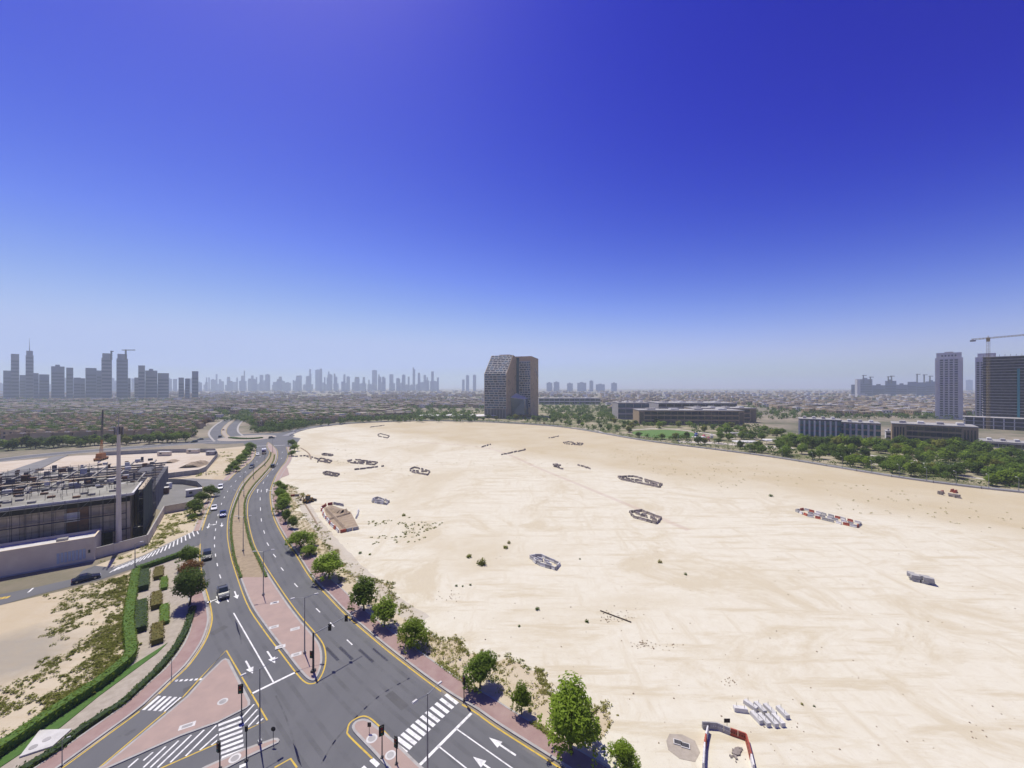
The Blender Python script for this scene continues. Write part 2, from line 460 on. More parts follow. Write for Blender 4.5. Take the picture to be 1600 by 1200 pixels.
# verge of tan sand and weeds between pavement and lot
vin = resample(EAST[4:75], 0.8)
vw = []
for i, (p, q) in enumerate(zip(vin, offset(vin, 1.0))):
    w = 9.0 + 1.6 * math.sin(i * 0.11) + 1.0 * math.sin(i * 0.37 + 1) + 0.6 * math.sin(i * 0.93) + rng.uniform(-0.4, 0.4)
    vw.append(p + (q - p) * w)
mb = MB(); mb.ribbon(offset(vin, 2.0), vw, 0.028)
struct('roadside_verge', mb, M['verge'], 'weedy tan verge beside the right pavement')

# vacant plot, lower left, and strips west of the road
mb = MB()
mb.sheet(GP([(-900, 1200), (-300, 985), (0, 946), (162, 908), (212, 890), (206, 985), (208, 1030), (150, 1072), (75, 1122), (0, 1172), (-60, 1215), (-400, 1420)]), 0.02)
struct('vacant_plot', mb, M['plot'], 'sandy vacant plot with dry scrub at lower left')
mb = MB()
mb.sheet(GP([(212, 890), (275, 866), (308, 853), (312, 877), (318, 911), (330, 960), (329, 977), (319, 1004), (295, 1039), (246, 1086), (160, 1154), (98, 1198), (-70, 1318), (-420, 1420), (-60, 1212), (75, 1122), (150, 1072), (208, 1030), (206, 985)]), 0.024)
struct('garden_bed', mb, M['gravel'], 'gravel garden with clipped hedges at the road corner')
mb = MB()
mb.sheet(GP([(147, 885), (230, 852), (257, 803), (292, 796), (330, 768), (335, 776), (318, 818), (314, 829), (275, 843), (225, 867), (175, 887)]), 0.024)
struct('weedy_strip', mb, M['verge'], 'weedy sand strip between site wall and slip road')
mb = MB()
mb.sheet(GP([(357, 750), (368, 739), (387, 725), (396, 716), (397, 700), (385, 697), (330, 702), (345, 712), (322, 735), (290, 746), (272, 749), (300, 748)]), 0.024)
struct('weedy_triangle', mb, M['verge'], 'weedy sand beside the trees below the roundabout')
mb = MB()
mb.sheet(GP([(-900, 812), (-200, 735), (0, 722), (120, 712), (240, 707), (340, 706), (322, 735), (290, 745), (225, 752), (235, 790), (150, 835), (-100, 880), (-700, 1050)]), 0.02)
struct('building_yard', mb, M['yard'], 'pale sand yard of the building site')

# grass strip and concrete pad in the garden
mb = MB()
mb.prism(GP([(262, 1005), (246, 1021), (155, 1088), (95, 1137), (0, 1200), (-60, 1240), (-60, 1200), (0, 1162), (75, 1124), (150, 1077), (207, 1040)]), 0.0, 0.10)
struct('grass_strip', mb, M['grass'], 'clipped green grass strip under the tall hedge')
pad = MB(); pad.prism(GP([(62, 1143), (112, 1141), (82, 1168), (30, 1185)]), 0, 0.22)
PAD = struct('concrete_pad', pad, M['concrete_light'], 'pale concrete service pad beside the dark hedge')
for cx, cy in ((73, 1158), (52, 1170)):
    c = G(cx, cy); h = MB(); h.tube((c.x, c.y, 0.2), (c.x, c.y, 0.245), 0.38, n=16); h.build('manhole_cover', M['concrete'], PAD)

# ------------------------------------------------------------------ pavements with kerbs
def pavement(name, line, d0, d1, m, label, side=1):
    L = resample(line, 1.5)
    k = MB(); k.ribbon(offset(L, side * d0), offset(L, side * (d0 + 0.32)), 0, Z_WALK)
    w = MB(); w.ribbon(offset(L, side * (d0 + 0.325)), offset(L, side * d1), 0, Z_WALK - 0.012)
    o = struct(name, w, m, label)
    kb = k.build('kerb', M['kerb'], o)
    e = MB(); e.ribbon(offset(L, side * (d1 + 0.005)), offset(L, side * (d1 + 0.25)), 0, Z_WALK + 0.01)
    e.build('edging', M['kerb'], o)
    return o
i0 = 0
pavement('pavement_right', EAST[:70], 0.45, 3.1, M['paver_dark'], 'red paver pavement along the right kerb')
pavement('pavement_right_far', EAST[69:], 0.45, 2.4, M['paver'], 'pink paver pavement towards the roundabout')
pavement('pavement_left', WEST_C[8:], 0.45, 2.9, M['paver_dark'], 'red paver pavement curving round the left corner')
pavement('pavement_left_upper', WEST_B, 0.45, 1.9, M['paver'], 'narrow pavement beside the slip road mouth')
pavement('pavement_left_far', WEST_A, 0.45, 2.2, M['paver'], 'narrow pavement below the roundabout on the left')

def island(name, poly, m, label, inset=0.32, yellow=None):
    P = [Vector((p.x, p.y, 0)) for p in poly]
    if area2(P) < 0: P.reverse()
    k = MB(); k.prism(P, 0.0, Z_WALK)
    o = struct(name, k, M['kerb'], label)
    inn = offset(P, -inset, closed=True)
    w = MB(); w.sheet(inn, Z_WALK + 0.006); w.build('paving', m, o)
    return o
MEDP = offset(MEDIAN, 0.0, closed=True)
if area2(MEDP) < 0: MEDP.reverse()
MEDK = offset(MEDP, -0.5, closed=True)
MED = island('median', MEDK, M['paver'], 'long pink paved median between the carriageways')
# planted upper part of the median: gravel bed between two low hedges
bedL = smooth(GP([(373, 903), (364, 875), (360, 850), (358.5, 828), (361, 803), (370, 777), (381, 755), (397, 738), (414, 723), (421, 713.5), (422.5, 706)]), 5)
bedR = smooth(GP([(419, 903), (406, 875), (394, 850), (386.5, 822), (384, 800), (386, 779), (396, 760.5), (409, 746), (422, 731), (429, 720.5), (431, 710)]), 5)
mb = MB(); mb.ribbon(bedL, bedR, Z_WALK + 0.012); mb.build('planting_bed', mat('brown_planting_soil', (0.36, 0.285, 0.19), .95, (0.27, 0.215, 0.14), .9, 7, .35, .65, .3, 5), MED)
for cx, cy in ((429, 943), (428, 981), (461, 984), (463, 1024), (438, 1012)):
    c = G(cx, cy); h = MB(); h.obox((c.x, c.y), 0.5, 1.5, 0.9, Z_WALK, Z_WALK + 0.012); h.build('cover_frame', M['concrete_light'], MED)
    h = MB(); h.obox((c.x, c.y), 0.5, 0.8, 0.45, Z_WALK, Z_WALK + 0.02); h.build('cover', M['concrete'], MED)

ISL_A = island('traffic_island_left', smooth(GP([(352, 1030), (358, 1032), (391, 1096), (391, 1103), (385, 1108), (340, 1131), (282, 1152), (176, 1199), (60, 1250), (70, 1240), (161, 1198), (265, 1112), (292, 1089), (317, 1061), (346, 1033)]), 1, closed=True), M['paver'], 'large triangular pink paved island left of the junction')
ISL_B = island('traffic_island_strip', GP([(321, 1199), (383, 1171), (428, 1155), (434, 1155), (437, 1158), (435, 1162), (427, 1166), (387, 1185), (360, 1199), (290, 1238), (260, 1232)]), M['paver'], 'narrow pink paved strip island at the left crossing')
ISL_C = island('traffic_island_right', smooth(GP([(551, 1142), (550, 1136), (555, 1129), (565, 1125), (575, 1126), (586, 1134), (617, 1159), (656, 1197), (740, 1270), (690, 1290), (603, 1199), (580, 1174), (556, 1149)]), 2, closed=True), M['paver'], 'round nosed pink paved median island at bottom centre')
def cover(isl, px, py, r, ring=True):
    c = G(px, py)
    h = MB(); h.tube((c.x, c.y, Z_WALK - 0.02), (c.x, c.y, Z_WALK + 0.012), r * 1.5, n=20); h.build('cover_ring', M['concrete_light'], isl)
    h = MB(); h.tube((c.x, c.y, Z_WALK - 0.02), (c.x, c.y, Z_WALK + 0.02), r, n=16); h.build('cover', M['concrete'], isl)
cover(ISL_A, 348, 1098, 0.42); cover(ISL_B, 367, 1187, 0.42); cover(ISL_C, 581, 1156, 0.45); cover(ISL_C, 610, 1182, 0.42)
c = G(292.5, 1136); h = MB(); h.obox((c.x, c.y), 0.5, 1.7, 0.85, Z_WALK, Z_WALK + 0.012); h.build('cover_frame', M['concrete_light'], ISL_A)
h = MB(); h.obox((c.x, c.y), 0.5, 1.1, 0.45, Z_WALK, Z_WALK + 0.02); h.build('cover', M['concrete'], ISL_A)

# ------------------------------------------------------------------ painted markings
def line(pts, w, m, parent=ROAD, name='edge_line', z=Z_LINE):
    mb = MB(); mb.ribbon(offset(pts, -w / 2), offset(pts, w / 2), z)
    return mb.build(name, M[m], parent)
def seg(a, b, w, m='white_paint', parent=ROAD, name='lane_dash', z=Z_LINE):
    return line([G(*a), G(*b)], w, m, parent, name, z)
EA = resample(EAST, 1.0)
def cut(pts, f):
    return [p for p in pts if f(p)]
ycross = G(715, 1100).y
line(cut(EA, lambda p: p.y > G(695, 1085).y), 0.2, 'yellow_paint')
line(cut(EA, lambda p: p.y < ycross), 0.2, 'yellow_paint')
line(resample(WEST_A, 1.0), 0.2, 'yellow_paint'); line(resample(WEST_B, 1.0), 0.2, 'yellow_paint')
WC = resample(WEST_C, 1.0)
line(cut(WC, lambda p: p.y > G(248, 1086).y), 0.2, 'yellow_paint')
line(cut(WC, lambda p: p.y < G(222, 1110).y), 0.2, 'yellow_paint')
ml = MEDP + [MEDP[0]]
line(ml, 0.2, 'yellow_paint')
YA = offset(MEDK, 0.25, closed=True)
# painted outline of the left island with its hatching
line(GP([(155, 1200), (259, 1112.5), (286.5, 1089), (312, 1061), (353.5, 1016.5), (417.5, 1126), (382.5, 1142)]), 0.18, 'yellow_paint')
line(GP([(340, 1162), (256, 1199), (150, 1246)]), 0.18, 'yellow_paint')
line(GP([(429, 1200), (454, 1186), (464, 1200)]), 0.2, 'yellow_paint')
yc = smooth(GP([(582, 1186), (546, 1151), (543, 1142), (547, 1130), (560, 1121.5), (572, 1120), (586, 1129), (612, 1156)]), 4)
line(yc, 0.2, 'yellow_paint'); line(GP([(634, 1178), (660, 1201), (760, 1280)]), 0.2, 'yellow_paint')
for a, b in (((216, 1186), (200, 1200)), ((239, 1176), (224, 1189)), ((259, 1167), (224, 1200)), ((279, 1158), (235, 1200)), ((299, 1149), (246, 1200)), ((319, 1141), (266, 1192)), ((338, 1134), (290, 1182)), ((340, 1148), (312, 1173)), ((340, 1157), (330, 1165)),
             ((397, 1101), (377, 1123)), ((402, 1109), (379, 1134)), ((404, 1118), (386, 1138)), ((411, 1123), (401, 1132))):
    seg(a, b, 0.22, name='hatch_line')
# crossing on the left
for i in range(8):
    t = i / 7
    a = (341 + 5 * t, 1134 + 51 * t); b = (376.5 + 5 * t, 1120.5 + 51.5 * t)
    seg(a, b, 0.42, name='crossing_stripe')
for i in range(4):
    seg((374 - 5 * i, 1199 + 9 * i), (384 - 4 * i, 1195 + 9 * i), 0.42, name='crossing_stripe')
# slip lane crossing and give-way dashes
for i in range(6):
    t = i / 5
    seg((224 + 42.5 * t, 1110 + 3 * t), (249.5 + 42.5 * t, 1088 + 2.5 * t), 0.42, name='crossing_stripe')
for i in range(6):
    t = i / 5
    seg((273 + 39 * t, 1064.5 - 2.5 * t), (277.5 + 39 * t, 1064 - 2.5 * t), 0.4, name='give_way_dash')
# right crossing
for i in range(12):
    t = i / 11
    seg((613 + 83 * t, 1160.5 - 75 * t), (635 + 80 * t, 1177 - 77 * t), 0.5, name='crossing_stripe')
for i in range(6):
    t = i / 5
    seg((580 - 70 * t, 1187 + 62 * t), (591 - 66 * t, 1197 + 66 * t), 0.5, name='crossing_stripe')
seg((656, 1196), (736.5, 1115), 0.38, name='stop_line'); seg((393, 1084.5), (461.5, 1051), 0.38, name='stop_line')
seg((714, 1140), (830, 1222), 0.16, name='lane_line'); seg((687, 1168), (770, 1234), 0.16, name='lane_line')
seg((365, 958), (427, 1066), 0.2, name='lane_line')
# lane dashes
for a, b in (((460, 912), (465, 917.5)), ((494, 951), (500, 957)), ((516, 973), (522, 980)), ((542, 1000), (550.5, 1008)), ((439, 887), (443, 892)),
             ((427, 866), (431, 871)), ((417, 848), (420, 853)), ((412, 829), (413.5, 834)), ((408, 810), (408.6, 815)), ((407, 793), (407, 798)), ((406.5, 777.5), (406.5, 782)), ((408.5, 765.5), (408, 769)),
             ((412, 753), (411, 756)), ((419, 742.5), (417.5, 745)), ((427, 733), (425.5, 735)), ((434, 724), (433, 726)), ((440, 715.5), (439.5, 717)), ((441, 706), (441, 707.5)),
             ((354, 935), (357, 941)), ((343, 898), (345, 904)), ((339, 880), (340, 885)), ((336.5, 865.5), (337, 870)), ((335, 851), (335.3, 855.5)), ((335.5, 838.5), (335, 843)), ((337, 826), (336.5, 830)), ((338.5, 814), (338, 818)), ((341, 803), (340.3, 806.5)),
             ((346.5, 786), (345.5, 789)), ((351, 776), (350, 778.5)), ((356, 767), (355, 769)), ((362, 759), (360.5, 761)), ((369, 751), (367.5, 753)), ((376, 744), (374.5, 745.6)), ((384, 737), (382.5, 738.5)), ((393, 730), (391.5, 731.3)), ((402, 721), (401, 722.2)), ((406.5, 713), (406.2, 714.2))):
    seg(a, b, 0.2)
seg((398, 697.5), (419, 696.3), 0.9, name='crossing_band'); seg((428, 696.3), (446, 695.6), 0.9, name='crossing_band')
def arrow(a, b, parent=ROAD, bent=0):
    """painted lane arrow from tail a to tip b (photo points on the ground)"""
    A, B = G(*a), G(*b)
    d = B - A; Ln = d.length; d.normalize(); n = Vector((d.y, -d.x, 0))
    mb = MB(); z = Z_LINE
    hd = min(1.9, Ln * 0.42)
    S = B - d * hd
    def P(v): return (v.x, v.y, z)
    mb.quad(P(A - n * 0.12), P(A + n * 0.12), P(S + n * 0.12), P(S - n * 0.12))
    mb.tri(P(S - n * 0.5), P(S + n * 0.5), P(B))
    if bent:
        Q = A + d * (Ln * 0.35)
        q2 = Q + n * bent * 1.1 + d * 0.3
        mb.quad(P(Q - d * 0.2), P(Q + d * 0.15), P(q2 + d * 0.15), P(q2 - d * 0.2))
        mb.tri(P(q2 - d * 0.6), P(q2 + d * 0.55), P(q2 + n * bent * 1.1))
    mb.f = [tuple(reversed(f)) if (Vector(mb.v[f[1]]) - Vector(mb.v[f[0]])).cross(Vector(mb.v[f[2]]) - Vector(mb.v[f[0]])).z < 0 else f for f in mb.f]
    mb.build('lane_arrow', M['white_paint'], parent)
for a, b, k in (((806, 1181), (764, 1153), 0), ((780, 1212), (739, 1183), 0), ((384, 1033), (395, 1053), 0), ((417.5, 1018), (430, 1037), 0), ((366.5, 924), (371, 936), 0), ((338.5, 932), (342, 944), 1),
                ((346.5, 817), (346.5, 823.5), 0), ((327, 818), (324.5, 826), -1), ((402, 770), (403, 764.5), 0), ((416.5, 769.5), (417.5, 764), 1)):
    arrow(a, b, bent=k)

# ------------------------------------------------------------------ side roads and roundabout
mb = MB()
mb.sheet(GP([(-900, 1085), (-300, 968), (0, 946), (60, 929), (117, 915), (160, 905), (207, 889), (275, 865), (312, 851.5), (316, 829), (315, 824), (275, 843), (225, 868), (176, 887), (148, 884), (130, 891), (117, 904), (60, 917), (0, 929), (-300, 950), (-900, 1050)]), 0.044)
SLIP = struct('slip_road', mb, M['asphalt'], 'narrow asphalt slip road passing the site wall')
for i in range(22):
    t = i / 21
    x = 180 + 128 * t
    yu = 886 - 59 * t - 6 * math.sin(math.pi * t) * -0.5
    yl = yu + 9 - 1.0 * t
    lean = -16 + 20 * t
    seg((x + lean * -0.4, yu), (x + lean * 0.55, yl), 0.28, parent=SLIP, name='hatch_line', z=0.05)
line(GP([(176, 888), (225, 869), (275, 844), (314, 825)]), 0.18, 'white_paint', SLIP, z=0.052)
seg((44, 926), (52, 919), 0.3, parent=SLIP, name='stop_line', z=0.05)
for i in range(4):
    seg((-6 + 7 * i, 935 - 1.2 * i), (-12 + 7 * i, 939 - 1.2 * i), 0.5, 'yellow_paint', SLIP, 'yellow_hatch', 0.05)
mb = MB()
mb.sheet(GP([(358, 750.5), (300, 747.5), (272, 749.5), (248, 753), (254, 758), (285, 754.5), (310, 756), (331, 766), (337, 774), (350, 762)]), 0.044)
struct('site_access_road', mb, M['asphalt_old'], 'grey access road leaving the carriageway for the site')
RC, RR = Vector((-226, 334, 0)), 21.0
def circ(c, r, n=48, sy=1.0): return [Vector((c.x + r * math.cos(2 * math.pi * i / n), c.y + sy * r * math.sin(2 * math.pi * i / n), 0)) for i in range(n)]
mb = MB(); mb.sheet(circ(RC, RR + 14), 0.046)
RB = struct('roundabout_road', mb, M['asphalt'], 'asphalt ring road of the roundabout')
RI = island('roundabout_island', circ(RC, RR), M['gravel'], 'round planted island of the roundabout')
mb = MB(); mb.sheet(GP([(392, 704), (399, 699), (446, 699), (452, 708), (470, 685), (440, 680), (400, 685), (380, 692)]), 0.04)
struct('roundabout_approach', mb, M['asphalt'], 'asphalt approach between carriageway and roundabout')
def road(name, pts, w, z, label, m='asphalt', edge=True):
    P = resample(smooth(GP(pts), 6), 3.0)
    mb = MB(); mb.ribbon(offset(P, -w / 2), offset(P, w / 2), z)
    o = struct(name, mb, M[m], label)
    if edge:
        for s in (-1, 1):
            k = MB(); k.ribbon(offset(P, s * w / 2), offset(P, s * (w / 2 + 1.6)), 0, 0.13); k.build('kerb', M['kerb'], o)
    return o, P
NR, NP = road('north_road', [(362, 688), (350, 677), (352, 668), (360, 660), (368, 655), (385, 650), (420, 645)], 21, 0.042, 'dual carriageway leading up from the roundabout into the estate')
mb = MB(); mb.ribbon(offset(NP[4:], -1.6), offset(NP[4:], 1.6), 0, 0.16); mb.build('median_kerb', M['gravel'], NR)
for s in (-1.9, 1.9): line(offset(NP[4:], s), 0.25, 'yellow_paint', NR, z=0.052)
road('west_road', [(345, 689), (300, 692), (240, 697), (150, 704), (60, 712), (0, 719), (-200, 742)], 13, 0.040, 'road running left from the roundabout past the estate')
road('east_road', [(420, 681), (450, 675), (475, 669.5), (510, 664), (560, 659.8), (640, 656.8), (700, 656.8), (780, 659), (880, 665.8)], 9, 0.041, 'road along the far edge of the sand lot', edge=False)
# footpath and low mesh fence on the far edge of the lot
FP = resample(FARP, 4.0)
mb = MB(); mb.ribbon(offset(FP, -0.6), offset(FP, -6.0), 0, 0.12)
struct('far_footpath', mb, mat('grey_footpath', (0.27, 0.27, 0.28), 0.9, (0.21, 0.21, 0.215), 0.4, 5), 'grey footpath along the far edge of the sand lot')

# planted ground of the park
mb = MB(); mb.sheet(offset(FP, -6.3)[30:] + GP([(2100, 700), (1640, 690), (1400, 690), (1240, 680), (1180, 666), (1080, 664), (966, 652), (966, 634), (845, 632), (780, 640), (640, 643), (560, 647)]), .016)
struct('park_ground', mb, mat('planted_ground', (0.13, 0.14, 0.055), .95, (0.36, 0.31, 0.215), .05, 7, .42, .62), 'planted park ground beyond the footpath')

M['asphalt_patch'] = mat('asphalt_patch', (0.092, 0.092, 0.093), .9, (0.11, 0.11, 0.11), .5, 6)
# wear on the asphalt: wheel paths, skids, drifted dust
def wear(pts, w, m='wear', z=.0535, name='tyre_wear'):
    mb = MB(); mb.ribbon(offset(pts, -w / 2), offset(pts, w / 2), z); return mb.build(name, M[m], ROAD)
ER = resample(EAST, 1.5)
for d in (-1.2, -2.9, -4.9, -6.5):
    wear([p for p in offset(ER, d) if p.y > 62], .55)
for d in (-1.4, -3.0, -4.8, -6.4, -8.4, -10.0):
    wear([p for p in offset(ER, d) if p.y < 66], .55)
WM = resample(smooth(GP([(417, 697), (420, 706), (412.5, 721), (395.6, 735.6), (378.8, 753.6), (366, 774), (356, 802), (353, 830), (356, 857), (363, 885), (383, 942), (408, 982), (438, 1022), (462, 1055), (520, 1130), (580, 1200)]), 5), 1.5)
for d in (1.2, 2.9, 4.8, 6.4): wear(offset(WM, d), .55)
for pts, w in (([(368, 968), (372, 985), (377, 1003), (376, 1010)], .22), ([(640, 1060), (590, 1090), (530, 1150), (500, 1198)], .22), ([(470, 1200), (450, 1130), (430, 1085)], .22)):
    wear(resample(smooth(GP(pts), 6), .5), w, 'skid', .0545, 'skid_mark')
for pts, w in (([(196, 1150), (205, 1144), (214, 1140)], .6), ([(186, 1152), (200, 1140)], .5)):
    wear(resample(smooth(GP(pts), 5), .5), w, 'dust' if w > 1 else 'skid', .0545, 'stain')
wear(offset(ER, -.25), .5, 'dust', .0545, 'kerb_dust')
for (px, py, L_, W_, a) in ((342, 985, 2.6, 1.3, 1.2), (620, 1095, 4, 1.2, -.7), (300, 1075, 2, 1.2, .7), (388, 860, 3, 1.3, 1.4)):
    c = G(px, py); h = MB(); h.obox((c.x, c.y), a, L_, W_, .02, .0525); h.build('repair_patch', M['asphalt_old' if px > 500 else 'asphalt_dark'] if False else M['asphalt_patch'], ROAD)

mb = MB(); mb.prism(GP([(-80, 800), (0, 768), (60, 735), (95, 717), (106, 712), (84, 714), (40, 728), (0, 742), (-80, 765)]), 0, .35); struct('site_ramp', mb, M['asphalt_old'], 'pale paved ramp behind the unfinished building')
# ================================================================== plants
def leaf_cloud(mb, blobs, n, size, rg, up=0.9, fill=0.55):
    """many small leaf-sized quads spread through blobs (centre, radii), denser near their skins"""
    tot = sum(b[1][0] * b[1][1] for b in blobs)
    for c, r in blobs:
        k = max(3, int(n * r[0] * r[1] / tot))
        for _ in range(k):
            while True:
                d = Vector((rg.gauss(0, 1), rg.gauss(0, 1), rg.gauss(0, 1)))
                if d.length > 1e-3: break
            d.normalize()
            q = fill + (1 - fill) * rg.random() ** 0.5
            q *= rg.uniform(0.88, 1.14)
            p = Vector((c[0] + d.x * r[0] * q, c[1] + d.y * r[1] * q, c[2] + d.z * r[2] * q))
            nn = (d + Vector((rg.gauss(0, .5), rg.gauss(0, .5), rg.gauss(up, .5)))).normalized()
            a = nn.orthogonal().normalized()
            t = rg.uniform(0, 6.283)
            b2 = nn.cross(a)
            u = a * math.cos(t) + b2 * math.sin(t); w = nn.cross(u)
            s1 = size * rg.uniform(0.6, 1.35); s2 = s1 * rg.uniform(0.4, 0.75)
            mb.quad(p - u * s1 - w * s2 * 0.3, p - w * s2, p + u * s1 - w * s2 * 0.1, p + w * s2)
def limb_paths(rg, h, spread, n):
    out = []
    for i in range(n):
        a = 2 * math.pi * i / n + rg.uniform(-.4, .4)
        out.append((Vector((math.cos(a) * spread * 0.45, math.sin(a) * spread * 0.45, h * rg.uniform(.55, .8))), a))
    return out
def make_tree(seed, h, w, trunk_h, leafm, nleaf, lsize, lumps=9, droop=0.0):
    """tree of height h and crown width w as (trunk mesh, crown mesh)"""
    rg = random.Random(seed)
    t = MB()
    tr = max(0.07, h * 0.022)
    p0 = Vector((0, 0, -0.05)); p1 = Vector((rg.uniform(-.15, .15), rg.uniform(-.15, .15), trunk_h))
    t.tube(p0, p1, tr * 1.25, tr * 0.85, 7, False)
    for e, a in limb_paths(rg, h, w, 5):
        mid = p1.lerp(e, 0.5) + Vector((0, 0, 0.1 * h))
        t.tube(p1, mid, tr * 0.65, tr * 0.4, 5, False); t.tube(mid, e, tr * 0.4, tr * 0.12, 4, False)
    c = MB()
    ch = h - trunk_h
    blobs = []
    R0 = w / 2
    for i in range(lumps):
        a = 2 * math.pi * (i + rg.random()) / lumps * 2.4
        rr = R0 * rg.uniform(0.15, 0.66)
        z = trunk_h + ch * (0.30 + 0.48 * rg.random() * (1 - 0.45 * rr / R0))
        r = R0 * rg.uniform(0.34, 0.52)
        blobs.append(((math.cos(a) * rr, math.sin(a) * rr, z), (r, r * rg.uniform(.8, 1.1), r * rg.uniform(.6, .85) * min(1.4, ch / w * 1.2))))
    blobs.append(((0, 0, trunk_h + ch * 0.48), (R0 * .62, R0 * .62, ch * .40)))
    blobs.append(((rg.uniform(-.2, .2) * R0, rg.uniform(-.2, .2) * R0, trunk_h + ch * 0.74), (R0 * .42, R0 * .42, ch * .25)))
    leaf_cloud(c, blobs, nleaf, lsize, rg)
    if droop:
        for _ in range(26):
            a = rg.uniform(0, 6.283); rr = R0 * rg.uniform(.75, 1.02); z = trunk_h + ch * rg.uniform(.05, .4)
            leaf_cloud(c, [((math.cos(a) * rr, math.sin(a) * rr, z), (.28, .28, .5))], 14, lsize, rg)
    return t.mesh('trunk', M['trunk']), c.mesh('crown', leafm)
TREES = {}
def tree_kind(key, *a, **k):
    TREES[key] = make_tree(*a, **k)
tree_kind('fresh1', 11, 5.0, 4.6, 1.0, M['leaf_fresh'], 3600, 0.15, 10, 1)
tree_kind('fresh2', 12, 5.0, 4.4, 1.1, M['leaf_fresh'], 3400, 0.15, 8, 1)
tree_kind('mid1', 13, 5.0, 4.5, 0.9, M['leaf_mid'], 3600, 0.15, 9, 1)
tree_kind('fresh3', 17, 5.0, 5.0, 0.9, M['leaf_fresh'], 3000, 0.16, 7, 1)
tree_kind('mid2', 18, 5.0, 4.0, 1.1, M['leaf_mid'], 3000, 0.15, 6, 1)
tree_kind('tall', 14, 9.0, 6.4, 0.9, M['leaf_fresh'], 7000, 0.17, 16, 1)
tree_kind('broad', 15, 7.6, 7.4, 1.5, M['leaf_dark'], 7000, 0.17, 14)
tree_kind('rust', 16, 4.5, 5.2, 1.2, M['leaf_rust'], 2600, 0.16, 9)
for i, (lm, w) in enumerate((('leaf_mid', 7.5), ('leaf_dark', 8), ('leaf_fresh', 7), ('leaf_olive', 7), ('leaf_mid', 9), ('leaf_dark', 6.5))):
    tree_kind('far%d' % i, 30 + i, 7.0, w, 0.8, M[lm], 1100, 0.40, 11)
TREEN = [0]
def tree(key, loc, sc, label, cat='tree', group=None, rz=None, name='tree'):
    o = thing(name, label, cat, loc, rng.uniform(0, 6.28) if rz is None else rz, group, sc)
    t, c = TREES[key]
    link('trunk', t, o); link('crown', c, o)
    return o
def tree_at(key, px, py, hpx, label, base_h=5.0, wscale=1.0, group=None, name='roadside_tree'):
    p = G(px, py); s = hpx / ((py - HOR) / CAMH) / base_h
    return tree(key, (p.x, p.y, 0), (s * wscale, s * wscale, s), label, 'tree', group, name=name)
RT = 'trees along the right pavement'
for key, px, py, hp, ws, lab in (
    ('tall', 893, 1177, 118, 1.22, 'biggest bushy tree beside the right pavement, nearest the sand enclosure'),
    ('fresh2', 815, 1116, 50, 0.8, 'thin pale green sapling between the big bushy tree and the signal'),
    ('mid1', 750, 1076, 58, 1.08, 'round dark green tree behind the pedestrian signal at the right crossing'),
    ('fresh3', 645, 1011, 44, 1.12, 'fresh green tree next up the pavement from the signal tree'),
    ('fresh2', 601, 979, 46, 1.12, 'tree beside the tip of the traffic signal arm'),
    ('mid2', 569, 955, 54, 1.08, 'taller round tree just above the signal arm tip'),
    ('fresh1', 514, 905, 44, 1.35, 'wide fresh green tree on the verge beside the double lamp post'),
    ('fresh3', 471, 858, 30, 1.5, 'wide low tree above the clipped verge shrub'),
    ('fresh1', 484, 868, 17, 1.8, 'low yellow green bush below the wide verge tree'),
    ('mid1', 458, 826, 20, 1.0, 'small leaning tree right of the dense roadside row'),
    ('mid1', 447, 817, 22, 0.9, 'small round tree at the lower end of the dense roadside row'),
    ('mid1', 441, 802, 24, 1.3, 'lowest tree of the dense row opposite the excavation'),
    ('fresh1', 445, 791, 22, 1.2, 'second tree from the bottom of the dense row'),
    ('mid1', 438, 781, 20, 1.25, 'third tree from the bottom of the dense row'),
    ('mid2', 442, 773, 17, 1.2, 'fourth tree from the bottom of the dense row'),
    ('fresh1', 436, 763, 13, 1.3, 'topmost tree of the dense row below the paved stub'),
    ('mid1', 456, 713, 10, 1.3, 'lowest shrubby tree by the roundabout exit'),
    ('fresh1', 460, 705, 12, 1.3, 'middle shrubby tree by the roundabout exit'),
    ('mid1', 457, 697, 11, 1.4, 'upper shrubby tree by the roundabout exit'),
    ('fresh1', 975, 1206, 46, 1.15, 'leafy bush at the bottom edge right of the biggest tree')):
    tree_at(key, px, py, hp, lab, 9.0 if key == 'tall' else 5.0, ws, RT)
tree_at('broad', 296, 947, 61, 'large dark spreading tree in the hedge garden', 7.6, 1.02)
tree_at('rust', 298, 905, 30, 'rust coloured flowering tree behind the large garden tree', 4.5, 1.15)
tree_at('mid1', 296, 886, 36, 'green tree where the slip road leaves the carriageway', 5.0, 1.15)
for px, py, hp, lab in ((330, 776, 19, 'upper tree on the weedy strip beside the white car'), (316, 787, 20, 'middle tree on the weedy strip left of the road'), (305, 804, 25, 'lower tree on the weedy strip casting a dark shadow'), (300, 813, 11, 'low shrub below the weedy strip trees')):
    tree_at('mid1', px, py, hp, lab, 5.0, 1.25)
for i, (px, py, hp) in enumerate(((392, 704, 14), (389, 709, 13), (386, 714, 14), (382, 719, 14), (377, 723, 14), (372, 728, 14), (367, 732, 13), (361, 736, 12), (370, 737, 10), (356, 741, 11))):
    tree_at(('mid1', 'fresh1')[i % 3 == 2], px, py, hp, '%s tree of the dark row left of the road below the roundabout' % ('topmost', 'second', 'third', 'fourth', 'fifth', 'sixth', 'seventh', 'eighth', 'ninth', 'lowest')[i], 5.0, 1.25, 'trees below the roundabout')

